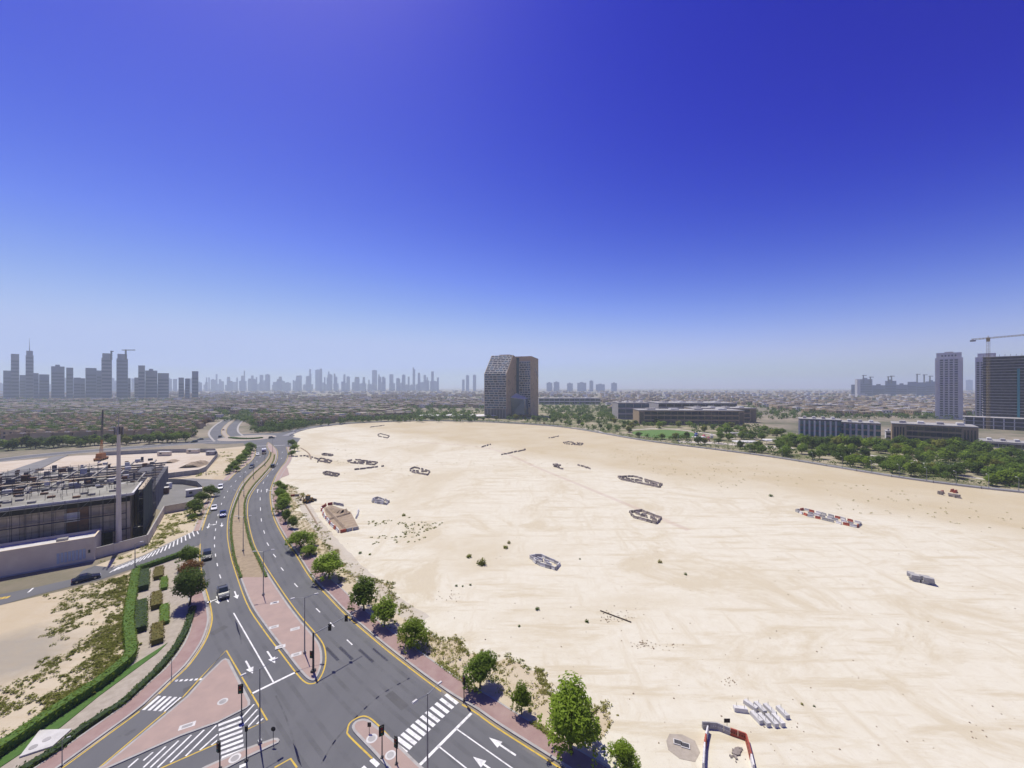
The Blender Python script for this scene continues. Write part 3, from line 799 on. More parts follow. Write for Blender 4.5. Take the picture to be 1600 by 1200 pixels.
# hedges: clipped solid cores with a rough leafy skin
def hedge_mesh(P, w, h, m, leafm, seed=1, n=26, lsize=0.14):
    rg = random.Random(seed)
    L = resample(P, 0.5)
    core = MB(); core.ribbon(offset(L, -w / 2 * 0.9), offset(L, w / 2 * 0.9), 0, h * 0.95)
    a, b = L[0], L[-1]
    for q, o1, o2 in ((L[0], offset(L, -w / 2 * .9)[0], offset(L, w / 2 * .9)[0]), (L[-1], offset(L, -w / 2 * .9)[-1], offset(L, w / 2 * .9)[-1])):
        core.quad((o1.x, o1.y, 0), (o2.x, o2.y, 0), (o2.x, o2.y, h * .95), (o1.x, o1.y, h * .95))
    lf = MB()
    A, B = offset(L, -w / 2), offset(L, w / 2)
    for i in range(len(L) - 1):
        for _ in range(n):
            t = rg.random(); u = rg.random() * (w + 2 * h) - h
            p = A[i].lerp(A[i + 1], t); q = B[i].lerp(B[i + 1], t)
            if u < 0: c = Vector((p.x, p.y, h + u)); nn = (p - q).normalized()
            elif u > w: c = Vector((q.x, q.y, h - (u - w))); nn = (q - p).normalized()
            else: c = p.lerp(q, u / w); c.z = h; nn = Vector((0, 0, 1))
            c = c + Vector((rg.gauss(0, .09), rg.gauss(0, .09), rg.gauss(0, .09)))
            nn = (nn + Vector((rg.gauss(0, .5), rg.gauss(0, .5), rg.gauss(0, .5)))).normalized()
            x = nn.orthogonal().normalized(); y = nn.cross(x); s = lsize * rg.uniform(.6, 1.4)
            lf.quad(c - x * s, c - y * s * .6, c + x * s, c + y * s * .6)
    return core, lf
def hedge(label, pts, w, h, leafkey, corem='hedge', seed=1, n=26, px=True, name='hedge'):
    P = smooth(GP(pts), 5) if len(pts) > 2 else GP(pts)
    core, lf = hedge_mesh(P, w, h, None, None, seed, n)
    o = thing(name, label, 'hedge', (0, 0, 0))
    core.build('stem_core', M[corem], o); lf.build('foliage', M[leafkey], o)
    return o
hedge('long tall clipped hedge between vacant plot and gravel garden', [(213, 896), (207, 930), (202, 965), (201, 985), (204, 1012), (203, 1032), (180, 1054), (150, 1077), (75, 1127), (0, 1178), (-60, 1218)], 1.5, 1.35, 'leaf_fresh', 'hedge_fresh', 3, 34)
hedge('low dark wavy hedge along the curved left pavement', [(301, 951), (294, 977), (278, 1009), (251, 1044), (221, 1074), (190, 1102), (160, 1121), (120, 1148), (90, 1173), (40, 1204), (-40, 1255)], 1.0, 0.6, 'leaf_dark', 'hedge_dark', 4, 24)
hedge('clipped hedge along the garden side of the slip road', [(214, 892), (245, 882), (276, 871), (300, 862)], 1.3, 1.1, 'leaf_mid', seed=5, n=24)
hedge('dark box hedge nearest the slip road', [(224, 897), (222.5, 925)], 2.2, 1.3, 'leaf_mid', 'hedge_dark', 6)
hedge('dark box hedge beside the bend of the tall hedge', [(220.5, 944), (219, 989)], 1.9, 1.1, 'leaf_mid', 'hedge_dark', 7, 30)
hedge('ochre box hedge at the top of the gravel garden', [(248.5, 890), (247, 907)], 1.7, 0.95, 'leaf_orange', 'hedge_ochre', 8)
hedge('bright green box hedge left of the large tree', [(256.5, 905), (256, 923)], 1.2, 0.7, 'leaf_fresh', 'hedge_fresh', 9)
hedge('ochre box hedge in the middle of the gravel garden', [(245, 930), (244, 953)], 1.7, 1.0, 'leaf_orange', 'hedge_ochre', 10)
hedge('bright green box hedge below the large tree shadow', [(257, 948), (257, 977)], 1.3, 0.7, 'leaf_fresh', 'hedge_fresh', 11)
hedge('ochre box hedge at the bottom of the gravel garden', [(246, 980), (246, 1009)], 1.7, 1.0, 'leaf_orange', 'hedge_ochre', 12)
hedge('thin low hedge along the left edge of the median bed', [(377, 904), (367, 876), (362.5, 850), (361, 828), (363.5, 803), (372, 778), (383, 757), (399, 739), (415, 724.5), (422, 714), (423.5, 707)], 0.5, 0.4, 'leaf_olive', seed=13, n=16)
hedge('thin low hedge along the right edge of the median bed', [(416, 903), (403.5, 875), (391.5, 850), (384.5, 822), (382, 800), (384, 780), (394, 762), (407, 747), (420, 732), (427, 721), (429, 711)], 0.5, 0.4, 'leaf_olive', seed=14, n=16)
hedge('dark clipped hedge ring on the roundabout island', [(360, 684.5), (375, 686), (395, 686), (410, 684.5)], 4.0, 1.0, 'leaf_dark', seed=15, n=30)

# scrub: uncountable weeds, one object per stretch of ground
def scrub(name, label, spots, leafkey, seed, per=16, lsize=0.11):
    rg = random.Random(seed); mb = MB()
    for x, y, r, h in spots:
        leaf_cloud(mb, [((x, y, h * 0.35), (r, r, h * 0.65))], per, lsize * 1.15, rg, up=2.2, fill=0.25)
    o = mb.build(name, M[leafkey]); o['kind'] = 'stuff'; o['label'] = label
    return o
def inpoly(x, y, poly):
    c = False; j = len(poly) - 1
    for i in range(len(poly)):
        a, b = poly[i], poly[j]
        if (a.y > y) != (b.y > y) and x < (b.x - a.x) * (y - a.y) / (b.y - a.y) + a.x: c = not c
        j = i
    return c
def spots_in(poly_px, n, r0, r1, seed, clump=0, dens=None):
    rg = random.Random(seed); P = GP(poly_px); out = []
    x0 = min(p.x for p in P); x1 = max(p.x for p in P); y0 = min(p.y for p in P); y1 = max(p.y for p in P)
    k = 0
    while len(out) < n and k < n * 60:
        k += 1
        x, y = rg.uniform(x0, x1), rg.uniform(y0, y1)
        if not inpoly(x, y, P): continue
        if dens is not None and rg.random() > dens(x, y): continue
        r = rg.uniform(r0, r1); out.append((x, y, r, r * rg.uniform(.7, 1.2)))
        for _ in range(clump):
            out.append((x + rg.gauss(0, r * 1.6), y + rg.gauss(0, r * 1.6), r * rg.uniform(.4, .9), r * .7))
    return out
from mathutils import noise as mn
def patchy(sc, thr, off=0): return lambda x, y: 1.0 if mn.noise(Vector((x * sc + off, y * sc, off))) > thr else 0.04
scrub('dry_scrub', 'dry olive scrub over the vacant plot at lower left', spots_in([(60, 935), (160, 910), (208, 895), (201, 985), (204, 1030), (145, 1072), (70, 1122), (0, 1168), (-30, 1100), (60, 1040), (90, 960)], 800, .25, .75, 21, 2, patchy(0.16, 0.0)), 'leaf_olive', 21, 22, .12)
scrub('green_scrub', 'denser green scrub beside the tall hedge', spots_in([(172, 908), (208, 896), (200, 985), (203, 1028), (150, 1068), (75, 1118), (0, 1165), (-10, 1145), (70, 1098), (140, 1045), (165, 985)], 560, .35, .85, 22, 2, patchy(0.2, -0.2, 3)), 'leaf_olive', 22, 26, .13)
scrub('strip_scrub', 'green weeds between the site wall and the slip road', spots_in([(152, 882), (232, 853), (262, 806), (292, 798), (325, 785), (318, 815), (275, 840), (225, 864)], 520, .3, .8, 23, 2, patchy(0.17, -0.05, 7)), 'leaf_olive', 23, 20, .14)
scrub('triangle_scrub', 'weeds on the sand beside the trees below the roundabout', spots_in([(355, 749), (387, 725), (396, 702), (350, 704), (335, 730), (300, 745)], 160, .4, 1.1, 24, 2, patchy(0.1, 0.05, 5)), 'leaf_olive', 24, 12, .25)
VER = GP([(0, 0.1)]) if False else None
vs_ = []
rgv = random.Random(31)
for i, (p, q) in enumerate(zip(vin, vw)):
    for _ in range(8):
        t = rgv.random() ** 0.8
        x, y = p.x + (q.x - p.x) * (0.42 + 0.62 * t), p.y + (q.y - p.y) * (0.42 + 0.62 * t)
        if mn.noise(Vector((x * .22, y * .22, 2))) > -0.12 or rgv.random() < .2:
            r = rgv.uniform(.15, .55); vs_.append((x, y, r, r * .9))
            if t > .8 and rgv.random() < .6:
                for _ in range(3): vs_.append((x + rgv.gauss(0, .6), y + rgv.gauss(0, .6), r * .8, r * .7))
scrub('verge_scrub', 'dry weeds and tufts along the right verge', vs_, 'leaf_dry', 25, 16, .09)
scrub('verge_green_scrub', 'green weed line along the edge of the sand lot', [(q.x + rgv.gauss(0, .35), q.y + rgv.gauss(0, .35), rgv.uniform(.2, .5), .35) for q in vw for _ in range(4) if mn.noise(Vector((q.x * .15, q.y * .15, 9))) > -0.05], 'leaf_olive', 26, 18, .1)
scrub('pavement_scrub', 'greener shrubs close behind the right pavement', [(p.x + (q.x - p.x) * t, p.y + (q.y - p.y) * t, rgv.uniform(.3, .8), rgv.uniform(.3, .7)) for p, q in zip(vin, vw) for t in (rgv.uniform(.42, .62), rgv.uniform(.5, .8)) if mn.noise(Vector((p.x * .12, p.y * .12, 21))) > 0.02], 'leaf_olive', 33, 26, .11)
scrub('lot_scrub', 'speckled low weeds right of the fenced excavation', spots_in([(575, 815), (650, 808), (700, 820), (690, 842), (620, 850), (580, 858)], 130, .25, .6, 27, 1, patchy(0.09, -0.05, 1)), 'leaf_olive', 27, 16, .14)
scrub('lot_tufts', 'scattered dry tufts on the far tan sand', spots_in([(1000, 700), (1230, 735), (1600, 800), (1600, 850), (1400, 815), (1200, 775), (1000, 735), (880, 700)], 200, .25, .55, 28, 0, patchy(0.03, -0.1, 4)), 'leaf_dry', 28, 10, .16)
scrub('lot_tufts_left', 'scattered dry tufts over the far left of the lot', spots_in([(520, 690), (760, 680), (900, 720), (820, 760), (620, 770), (520, 760)], 130, .25, .5, 29, 0, patchy(0.03, 0.05, 14)), 'leaf_dry', 29, 10, .16)
# clipped shrub beds along the pavement
for bi, poly in enumerate(([(677, 1036), (742, 1084), (752, 1082), (690, 1033)], [(622, 996), (640, 1013), (648, 1010), (630, 994)], [(826, 1131), (872, 1164), (882, 1160), (838, 1129)], [(455, 838), (472, 858), (466, 840)])):
    P = GP(poly); sp = []
    for i in range(20):
        for j in range(4):
            a = P[0].lerp(P[1], (i + .5) / 20); b = P[3 if len(P) > 3 else 2].lerp(P[2], (i + .5) / 20); c = a.lerp(b, (j + .5) / 4)
            sp.append((c.x, c.y, .2, .4))
    scrub('shrub_bed', 'rows of small clipped shrubs on the verge, bed %s' % ('behind the right crossing signal', 'by the fresh green tree', 'below the thin sapling', 'by the dense tree row')[bi], sp, 'leaf_olive', 40 + bi, 16, .09)

# single bushes one can point to on the sand
bush_me = []
for k, lk in enumerate(('leaf_olive', 'leaf_dark', 'leaf_dry')):
    mb = MB(); leaf_cloud(mb, [((0, 0, .35), (.55, .55, .45)), ((.3, .1, .3), (.35, .35, .3)), ((-.25, .2, .3), (.3, .35, .3))], 150, .13, random.Random(50 + k), fill=.3)
    bush_me.append(mb.mesh('desert_bush', M[lk]))
for px, py, w, k, lab in ((753, 882, 17, 0, 'biggest green bush on the sand lot'), (733, 871, 10, 0, 'green bush just left of the biggest one'), (790, 857, 9, 0, 'green bush beyond the biggest one'), (795, 849, 7, 2, 'spiky small bush beyond the biggest one'), (840, 953, 8, 1, 'dark round bush at centre of the lot'), (917, 972, 7, 1, 'dark round bush left of the dragged pole marks'), (811, 979, 5, 1, 'small dark bush nearest the verge'), (713, 916, 5, 1, 'left bush of the little row of three'), (723, 916.5, 4, 1, 'middle bush of the little row of three'), (735, 914.5, 4.5, 1, 'right bush of the little row of three'), (1031, 879, 8, 2, 'pale bush alone right of centre'), (1071, 898, 6, 1, 'tiny dark clump right of the pale bush'), (1205, 776, 7, 1, 'dark lone bush left of the red barrier row'), (631, 806, 7, 0, 'bush above the speckled weeds'), (563, 865, 6, 1, 'dark bush below the speckled weeds'), (578, 867, 5, 0, 'small bush right of that dark bush'), (1253, 1101, 5, 2, 'dry tuft right of the concrete blocks'), (1272, 1104, 4, 1, 'dark clump far right of the concrete blocks'), (906, 874, 3.5, 1, 'tiny dark bush above the lot centre')):
    p = G(px, py); s = w / ((py - HOR) / CAMH) / 1.3
    tag(link('desert_bush', bush_me[k], None, (p.x, p.y, 0), rng.uniform(0, 6), s), lab, 'bush', 'bushes on the sand lot')
# ================================================================== street furniture
def lamp_proto(h, double=True, arm=1.5):
    p = MB(); p.tube((0, 0, 0), (0, 0, h), 0.11, 0.055, 8); p.box(-.2, .2, -.2, .2, -.02, .35)
    a = MB()
    sides = (-1, 1) if double else (1,)
    for s in sides: a.tube((0, 0, h - .15), (s * arm, 0, h + .18), .04, .03, 5)
    hd = [MB().box(s * arm - .1 if s > 0 else -arm - .55, s * arm + .55 if s > 0 else -arm + .1, -.14, .14, h + .12, h + .24, .05, .03) for s in sides]
    return p.mesh('pole', M['steel']), a.mesh('arm', M['steel']), [x.mesh('lamp_head', M['concrete_light']) for x in hd]
LP9, LP6 = lamp_proto(9.2), lamp_proto(6.0, False, .8)
def lamp(px, py, label, kind=LP9, rz=0.0, sc=1.0, group='street lamps', z=0.0):
    p = G(px, py); o = thing('street_lamp', label, 'street lamp', (p.x, p.y, z), rz, group, sc)
    link('pole', kind[0], o); link('arm', kind[1], o)
    for h in kind[2]: link('lamp_head', h, o)
for px, py, rz, lab in ((476, 1022, R(25), 'double armed lamp post on the median behind the signal mast'), (406, 1163, R(50), 'tall double lamp post crossing the left crosswalk area'), (668, 1213, R(50), 'double lamp post in front of the right crossing, bottom edge'),
                        (411.5, 931, R(15), 'double lamp post at the end of the median planting'), (380, 862, R(5), 'double lamp post halfway up the median bed'), (373, 811, R(-10), 'double lamp post on the median beside the blue pickup'), (381, 776, R(-25), 'median lamp post above the pickup'), (396, 748, R(-35), 'median lamp post beside the dark car'), (414, 728, R(-35), 'median lamp post on the upper bend'), (426, 707, R(0), 'median lamp post nearest the roundabout')):
    lamp(px, py, lab, LP9, rz, z=Z_WALK)
for px, py, lab in ((268, 1059, 'short single lamp on the left pavement curve'), (97, 1197, 'short single lamp at the bottom of the left pavement'), (211, 893, 'single lamp at the slip road corner of the tall hedge'), (257, 752, 'single lamp in front of the yard hoarding'), (322, 742, 'single lamp by the weedy triangle')):
    lamp(px, py, lab, LP6, R(40), .5 if py > 1000 else 1.1, 'short lamps')
for i, px in enumerate((700, 780, 860, 935, 1000, 1060, 1118, 1172, 1222, 1270, 1316, 1362, 1405, 1448, 1494, 1545, 1592)):
    for (x0, y0), (x1, y1) in zip(FAR, FAR[1:]):
        if x0 <= px < x1:
            py = y0 + (y1 - y0) * (px - x0) / (x1 - x0) - 1.2
            lamp(px, py, 'lamp post on the far footpath, number %s from the left' % ('one two three four five six seven eight nine ten eleven twelve thirteen fourteen fifteen sixteen seventeen'.split()[i]), LP6, R(80), 1.0, 'lamps on the far footpath')
# ------------------------------------------------------------------ traffic signals
def signal_head(parent, x, y, z, face=0.0, sc=1.0):
    e = MB(); e.box(-.2 * sc, .2 * sc, -.14 * sc, .14 * sc, 0, 1.05 * sc)
    o = e.build('signal_head', M['black'], parent); o.location = (x, y, z); o.rotation_euler = (0, 0, face)
    b = MB(); b.box(-.31 * sc, .31 * sc, .0, .02, -.1 * sc, 1.15 * sc); b.build('backplate', M['black'], o)
    for k, lm in enumerate(('lamp_green', 'lamp_amber', 'lamp_red')):
        l = MB(); l.tube((0, -.14 * sc, (.2 + .33 * k) * sc), (0, -.17 * sc, (.2 + .33 * k) * sc), .11 * sc, n=10); l.build('lens', M[lm], o)
def signal(px, py, hpx, label, face=0.0, name='traffic_signal', head=True):
    p = G(px, py); h = hpx / ((py - HOR) / CAMH)
    o = thing(name, label, 'traffic signal', (p.x, p.y, Z_WALK), 0, 'traffic signals')
    m = MB(); m.tube((0, 0, 0), (0, 0, h), .075, .06, 8); m.box(-.16, .16, -.16, .16, -.02, .12); m.build('pole', M['dark_steel'], o)
    if head: signal_head(o, 0, -.2, h - 1.1, face)
    return o
signal(377.5, 1118, 48, 'signal with backplate at the point of the triangular island', R(15))
signal(343.5, 1203, 44, 'signal at the bottom of the left crosswalk', R(-30))
o = signal(385, 1190, 50, 'thin signal pole at the right end of the left crosswalk', head=False)
hh = MB(); hh.box(-.13, .13, -.1, .1, 3.4, 4.0); hh.build('push_button_box', M['black'], o)
signal(597, 1186, 52, 'slim signal on the right median island', R(30))
signal(619.5, 1196, 44, 'signal with black head at the edge of the right crossing', R(-35))
signal(725, 1097, 40, 'pedestrian side signal on the right pavement by the round tree', R(-60))
p = G(489.5, 1051)
mast = thing('mast_arm_signal', 'grey mast arm signal reaching over the right carriageway', 'traffic signal', (p.x, p.y, Z_WALK), 0)
m = MB(); m.tube((0, 0, 0), (0, 0, 6.0), .17, .13, 10); m.box(-.3, .3, -.3, .3, -.02, .3); m.build('pole', M['dark_steel'], mast)
tip = G(558, 957, 5.9); tip = Vector((tip.x - p.x, tip.y - p.y, 6.1))
m = MB(); m.tube((0, 0, 5.75), tip, .09, .06, 8); m.build('arm', M['steel'], mast)
for t in (.36, .74):
    q = Vector((0, 0, 5.75)).lerp(tip, t); signal_head(mast, q.x, q.y - .1, q.z - .75, R(180), .85)
signal_head(mast, -.25, -.1, 2.2, R(-10), .9)
p = G(427, 1163.5)
sg = thing('keep_right_sign', 'small round sign on the tip of the narrow strip island', 'sign', (p.x, p.y, Z_WALK))
m = MB(); m.tube((0, 0, 0), (0, 0, 1.6), .035, n=6); m.build('post', M['dark_steel'], sg)
m = MB(); m.tube((0, -.02, 1.75), (0, .02, 1.75), .28, n=18); m.build('sign_disc', M['black'], sg)
p = G(577, 1147)
sg = thing('nose_sign', 'small backed sign on the nose of the right island', 'sign', (p.x, p.y, Z_WALK))
m = MB(); m.tube((0, 0, 0), (0, 0, 1.1), .035, n=6); m.build('post', M['dark_steel'], sg)
m = MB(); m.box(-.22, .22, -.03, .03, .75, 1.3); m.build('sign_plate', M['trunk'], sg)

# ================================================================== vehicles
PAINT = {}
def paint(key, c):
    if key not in PAINT: PAINT[key] = mat('paint_' + key, c, 0.28, spec=0.5)
    return PAINT[key]
def vehicle(kind, pm, label, loc, rz, cat='car', group='cars on the road'):
    """car facing +Y in its own frame, wheels on z=0"""
    o = thing({'suv': 'parked_car', 'sedan': 'car', 'pickup': 'pickup_truck', 'van': 'box_truck'}[kind] if kind != 'suv' else 'car', label, cat, loc, rz, group)
    L, W, H, belt = {'suv': (4.7, 1.92, 1.78, 1.08), 'sedan': (4.6, 1.82, 1.45, .92), 'pickup': (5.3, 1.9, 1.82, 1.08), 'van': (7.2, 2.3, 3.1, 1.3)}[kind]
    w, l = W / 2, L / 2
    b = MB()
    # lower body: cross-sections along the length, slightly barrelled and rounded at the ends
    hood = belt - .12
    st = [(-l, .45, belt - .18, .80), (-l + .12, .30, belt - .04, .93), (-l + .6, .26, belt, 1.0), (0, .24, belt, 1.0), (l - 1.25, .25, belt - .02, 1.0), (l - .9, .27, hood, .99), (l - .25, .30, hood - .1, .93), (l, .42, hood - .28, .78)]
    ring = []
    for y, z0, z1, f in st:
        x = w * f
        ring.append([(-x * .92, y, z0), (-x, y, z0 + .18), (-x, y, (z0 + z1) / 2 + .1), (-x * .93, y, z1), (x * .93, y, z1), (x, y, (z0 + z1) / 2 + .1), (x, y, z0 + .18), (x * .92, y, z0)])
    base = 0
    for r in ring: b.v += r
    for i in range(len(ring) - 1):
        for k in range(8):
            k2 = (k + 1) % 8
            b.f.append((i * 8 + k, i * 8 + k2, (i + 1) * 8 + k2, (i + 1) * 8 + k)); b.m.append(0)
    b.f.append(tuple(range(8))); b.m.append(0)
    b.f.append(tuple(len(ring) * 8 - 8 + k for k in reversed(range(8)))); b.m.append(0)
    body = b.build('body', pm, o)
    cab = {'suv': (-l + .12, l - 1.25, .35, .75), 'sedan': (-l + .55, l - 1.35, .75, .85), 'pickup': (-.35, l - 1.35, .18, .75), 'van': (l - 1.9, l - .35, .02, .5)}[kind]
    y0, y1, rb, rf = cab
    top = H if kind != 'van' else 2.3
    c = MB(); tw = w * .78
    lo = [(-w * .93, y0, belt - .02), (w * .93, y0, belt - .02), (w * .93, y1, belt - .06), (-w * .93, y1, belt - .06)]
    hi = [(-tw, y0 + rb, top), (tw, y0 + rb, top), (tw, y1 - rf, top), (-tw, y1 - rf, top)]
    c.hexa(lo, hi)
    c.build('cabin', pm, o)
    def pane(name, q, out):
        m = MB(); n = (Vector(q[1]) - Vector(q[0])).cross(Vector(q[3]) - Vector(q[0])).normalized()
        if n.dot(Vector(out)) < 0: n = -n
        cc = sum((Vector(v) for v in q), Vector()) / 4
        q2 = [cc + (Vector(v) - cc) * .86 for v in q]
        m.hexa([v - n * .01 for v in q2], [v + n * .015 for v in q2]); m.build(name, M['glass'], o)
    pane('windscreen', [lo[3], lo[2], hi[2], hi[3]], (0, 1, 0)); pane('rear_window', [lo[0], lo[1], hi[1], hi[0]], (0, -1, 0))
    pane('side_window', [lo[1], lo[2], hi[2], hi[1]], (1, 0, 0)); pane('side_window', [lo[0], lo[3], hi[3], hi[0]], (-1, 0, 0))
    if kind == 'pickup':
        m = MB(); m.box(-w * .8, w * .8, -l + .2, -.45, belt - .02, belt + .012); m.build('bed_floor', M['black'], o)
        for s in (-1, 1):
            m = MB(); m.box(s * w * .88 - .07, s * w * .88 + .07, -l + .1, -.4, belt - .05, belt + .10); m.build('bed_side', pm, o)
    if kind == 'van':
        m = MB(); m.box(-w, w, -l, l - 2.0, .7, H); m.build('cargo_box', paint('white', (.75, .75, .74)), o)
    wr = .36 if kind != 'van' else .45
    for sx in (-1, 1):
        for yy in (-l + .85, l - .95):
            t = MB(); t.tube((sx * (w - .2), yy, wr), (sx * (w + .02), yy, wr), wr, n=14); ty = t.build('wheel', M['tyre'], o)
            r = MB(); r.tube((sx * (w - .1), yy, wr), (sx * (w + .035), yy, wr), wr * .58, n=10); r.build('rim', M['rim'], ty)
        hl = MB(); hl.box(sx * w * .62 - .2, sx * w * .62 + .2, l - .13, l - .01, hood - .33, hood - .2); hl.build('headlight', M['lamp_clear'], o)
        tl = MB(); tl.box(sx * w * .72 - .12, sx * w * .72 + .12, -l - .0, -l + .15, belt - .32, belt - .1); tl.build('taillight', M['lamp_red'], o)
        mr = MB(); mr.box(sx * (w + .08) - .09, sx * (w + .08) + .09, y1 - .55, y1 - .4, belt + .02, belt + .16); mr.build('mirror', pm, o)
    return o
def drive(kind, key, col, px, py, tx, ty, label, cat='car', group='cars on the road', z=Z_ROAD):
    p = G(px, py); t = G(tx, ty); d = t - p
    return vehicle(kind, paint(key, col), label, (p.x, p.y, z + .01), math.atan2(-d.x, d.y), cat, group)
drive('pickup', 'grey', (.075, .08, .085), 348.5, 930, 353, 950, 'dark grey pickup nearest the junction on the left carriageway', 'pickup')
drive('suv', 'black', (.015, .017, .02), 323.5, 872, 324.5, 890, 'black car following the grey pickup beside the slip road trees')
drive('pickup', 'blue', (.01, .03, .22), 348.5, 806, 347.5, 820, 'bright blue pickup on the left carriageway', 'pickup')
drive('sedan', 'white', (.75, .75, .74), 334.5, 796, 333, 806, 'white car level with the blue pickup, nearer the kerb')
drive('suv', 'white', (.75, .75, .74), 344.5, 764, 342, 770, 'white car at the mouth of the site access road')
drive('suv', 'navy', (.015, .02, .05), 393.5, 731, 389, 735, 'dark car on the left carriageway above the access road')
drive('sedan', 'white', (.75, .75, .74), 402.5, 711, 402.3, 715, 'small white car below the roundabout crossing')
drive('van', 'brown', (.12, .04, .03), 412.5, 709, 412, 713, 'white box truck beside the median tip', 'truck')
drive('suv', 'charcoal', (.03, .05, .055), 426.5, 730, 432, 724, 'dark car alone on the right carriageway')
drive('sedan', 'midnight', (.008, .012, .045), 135, 907, 155, 902, 'dark navy saloon on the slip road by the low beige building', group='cars on side roads')
drive('suv', 'navy', (.015, .02, .05), 344, 683.5, 349, 681.5, 'dark car entering the roundabout from the estate road', group='cars at the roundabout')
drive('sedan', 'charcoal', (.03, .05, .055), 313, 687.5, 308, 688, 'dark car on the road left of the roundabout', group='cars at the roundabout')
drive('suv', 'charcoal', (.03, .05, .055), 303, 691.5, 298, 692, 'second dark car further left of the roundabout', group='cars at the roundabout')
drive('suv', 'black', (.015, .017, .02), 424.5, 685, 432, 684.5, 'dark car on the right side of the roundabout', group='cars at the roundabout')
drive('sedan', 'white', (.75, .75, .74), 461, 674.5, 466, 673, 'white car leaving the roundabout along the lot', group='cars at the roundabout')
drive('sedan', 'red', (.2, .02, .02), 349, 672.5, 350, 670, 'dark red car on the estate road above the roundabout', group='cars at the roundabout')
# ================================================================== things on the sand lot
def barrier_mesh(L, h, w, m, name='concrete_barrier', hooks=False):
    b = MB(); hw = w / 2
    prof = [(-hw, 0), (hw, 0), (hw, h * .18), (hw * .55, h * .4), (hw * .38, h), (-hw * .38, h), (-hw * .55, h * .4), (-hw, h * .18)]
    n = len(prof); b.v = [(-L / 2, y, z) for y, z in prof] + [(L / 2, y, z) for y, z in prof]
    for i in range(n):
        j = (i + 1) % n; b.f.append((i, j, n + j, n + i)); b.m.append(0)
    b.f.append(tuple(reversed(range(n)))); b.m.append(0); b.f.append(tuple(range(n, 2 * n))); b.m.append(0)
    return b.mesh(name, m)
BAR = {k: barrier_mesh(1.5, .85, .6, M[k]) for k in ('rubble', 'concrete', 'concrete_light', 'red_plastic', 'white_plastic')}
def put(me, x, y, ang, label, cat, group, name, z=0.02, sc=1.0, tilt=0.0):
    o = tag(link(name, me, None, (x, y, z), ang, sc), label, cat, group)
    if tilt: o.rotation_euler = (tilt, 0, ang)
    return o
ORD = 'first second third fourth fifth sixth seventh eighth ninth tenth eleventh twelfth thirteenth fourteenth fifteenth sixteenth seventeenth eighteenth nineteenth twentieth'.split()
ORD += ['twenty-' + w for w in ORD[:9]] + ['thirtieth'] + ['thirty-' + w for w in ORD[:9]] + ['fortieth'] + ['forty-' + w for w in ORD[:9]]
def number(objs, what='in'):
    """give each of a row of look-alikes its place, counted from the left of the view"""
    objs = sorted(objs, key=lambda o: o.location.x / max(1.0, o.location.y))
    if len(objs) < 2: return
    for i, o in enumerate(objs):
        if i < len(ORD): o['label'] = ORD[i] + ' from the left, ' + o['label']
def chain(pts_px, step, keys, label, group, closed=False, gap=0.0, jit=.12, seed=1, sc=1.0, z=.02):
    rg = random.Random(seed); P = GP(pts_px); made = []
    if closed: P = P + [P[0]]
    k = 0
    for a, b in zip(P, P[1:]):
        d = b - a; n = max(1, int(round(d.length / step))); ang = math.atan2(d.y, d.x)
        for i in range(n):
            if rg.random() < gap: continue
            c = a.lerp(b, (i + .5) / n); key = keys[k % len(keys)] if isinstance(keys, (list, tuple)) else keys; k += 1
            made.append(put(BAR[key], c.x + rg.gauss(0, jit), c.y + rg.gauss(0, jit), ang + rg.gauss(0, .12), label, 'barrier', group, {'red_plastic': 'plastic_barrier', 'white_plastic': 'plastic_barrier'}.get(key, 'concrete_barrier'), z, sc * rg.uniform(.92, 1.06)))
    number(made)
def ring(x0, x1, y0, y1, skew=0.0):
    return [(x0, y0 + (y1 - y0) * .25), (x0 + (x1 - x0) * .25, y0), (x1, y1 - (y1 - y0) * .45), (x1 - (x1 - x0) * .12, y1), (x0 + (x1 - x0) * .12, y0 + (y1 - y0) * .62)]
PILES = [
    ((543, 590, 719, 727), 'rubble', 'weathered barrier in the upper of the two long rows at left', 2.0, 1), ((552, 600, 729, 735), 'rubble', 'weathered barrier in the lower of the two long rows at left', 2.0, 0),
    ((505, 530, 738, 745), 'rubble', 'barrier in the small ring above the excavator', 1.7, 1), ((497, 518, 717, 724), 'rubble', 'barrier in the oval nearest the roundabout', 1.9, 1),
    ((640, 672, 731, 743), 'rubble', 'barrier in the slanted oval left of lot centre', 1.8, 1), ((590, 608, 678, 685), 'rubble', 'barrier in the far small heap at left', 2.2, 1),
    ((578, 600, 665, 668), 'rubble', 'barrier in the far left row by the footpath', 2.4, 0), ((785, 822, 703, 711), 'rubble', 'barrier in the far middle row below the tower', 2.0, 0),
    ((752, 767, 695, 699), 'concrete', 'barrier in the short far stack left of the middle row', 2.2, 0), ((880, 911, 691, 696), 'rubble', 'barrier in the far row below the office block', 2.2, 1),
    ((858, 874, 682, 685), 'rubble', 'barrier in the farthest short row', 2.6, 0), ((503, 520, 709.5, 713), 'concrete', 'barrier in the pale pile by the left far edge', 2.2, 1),
    ((903, 922, 727, 733), 'rubble', 'barrier in the broken row right of the block heap', 1.7, 0)]
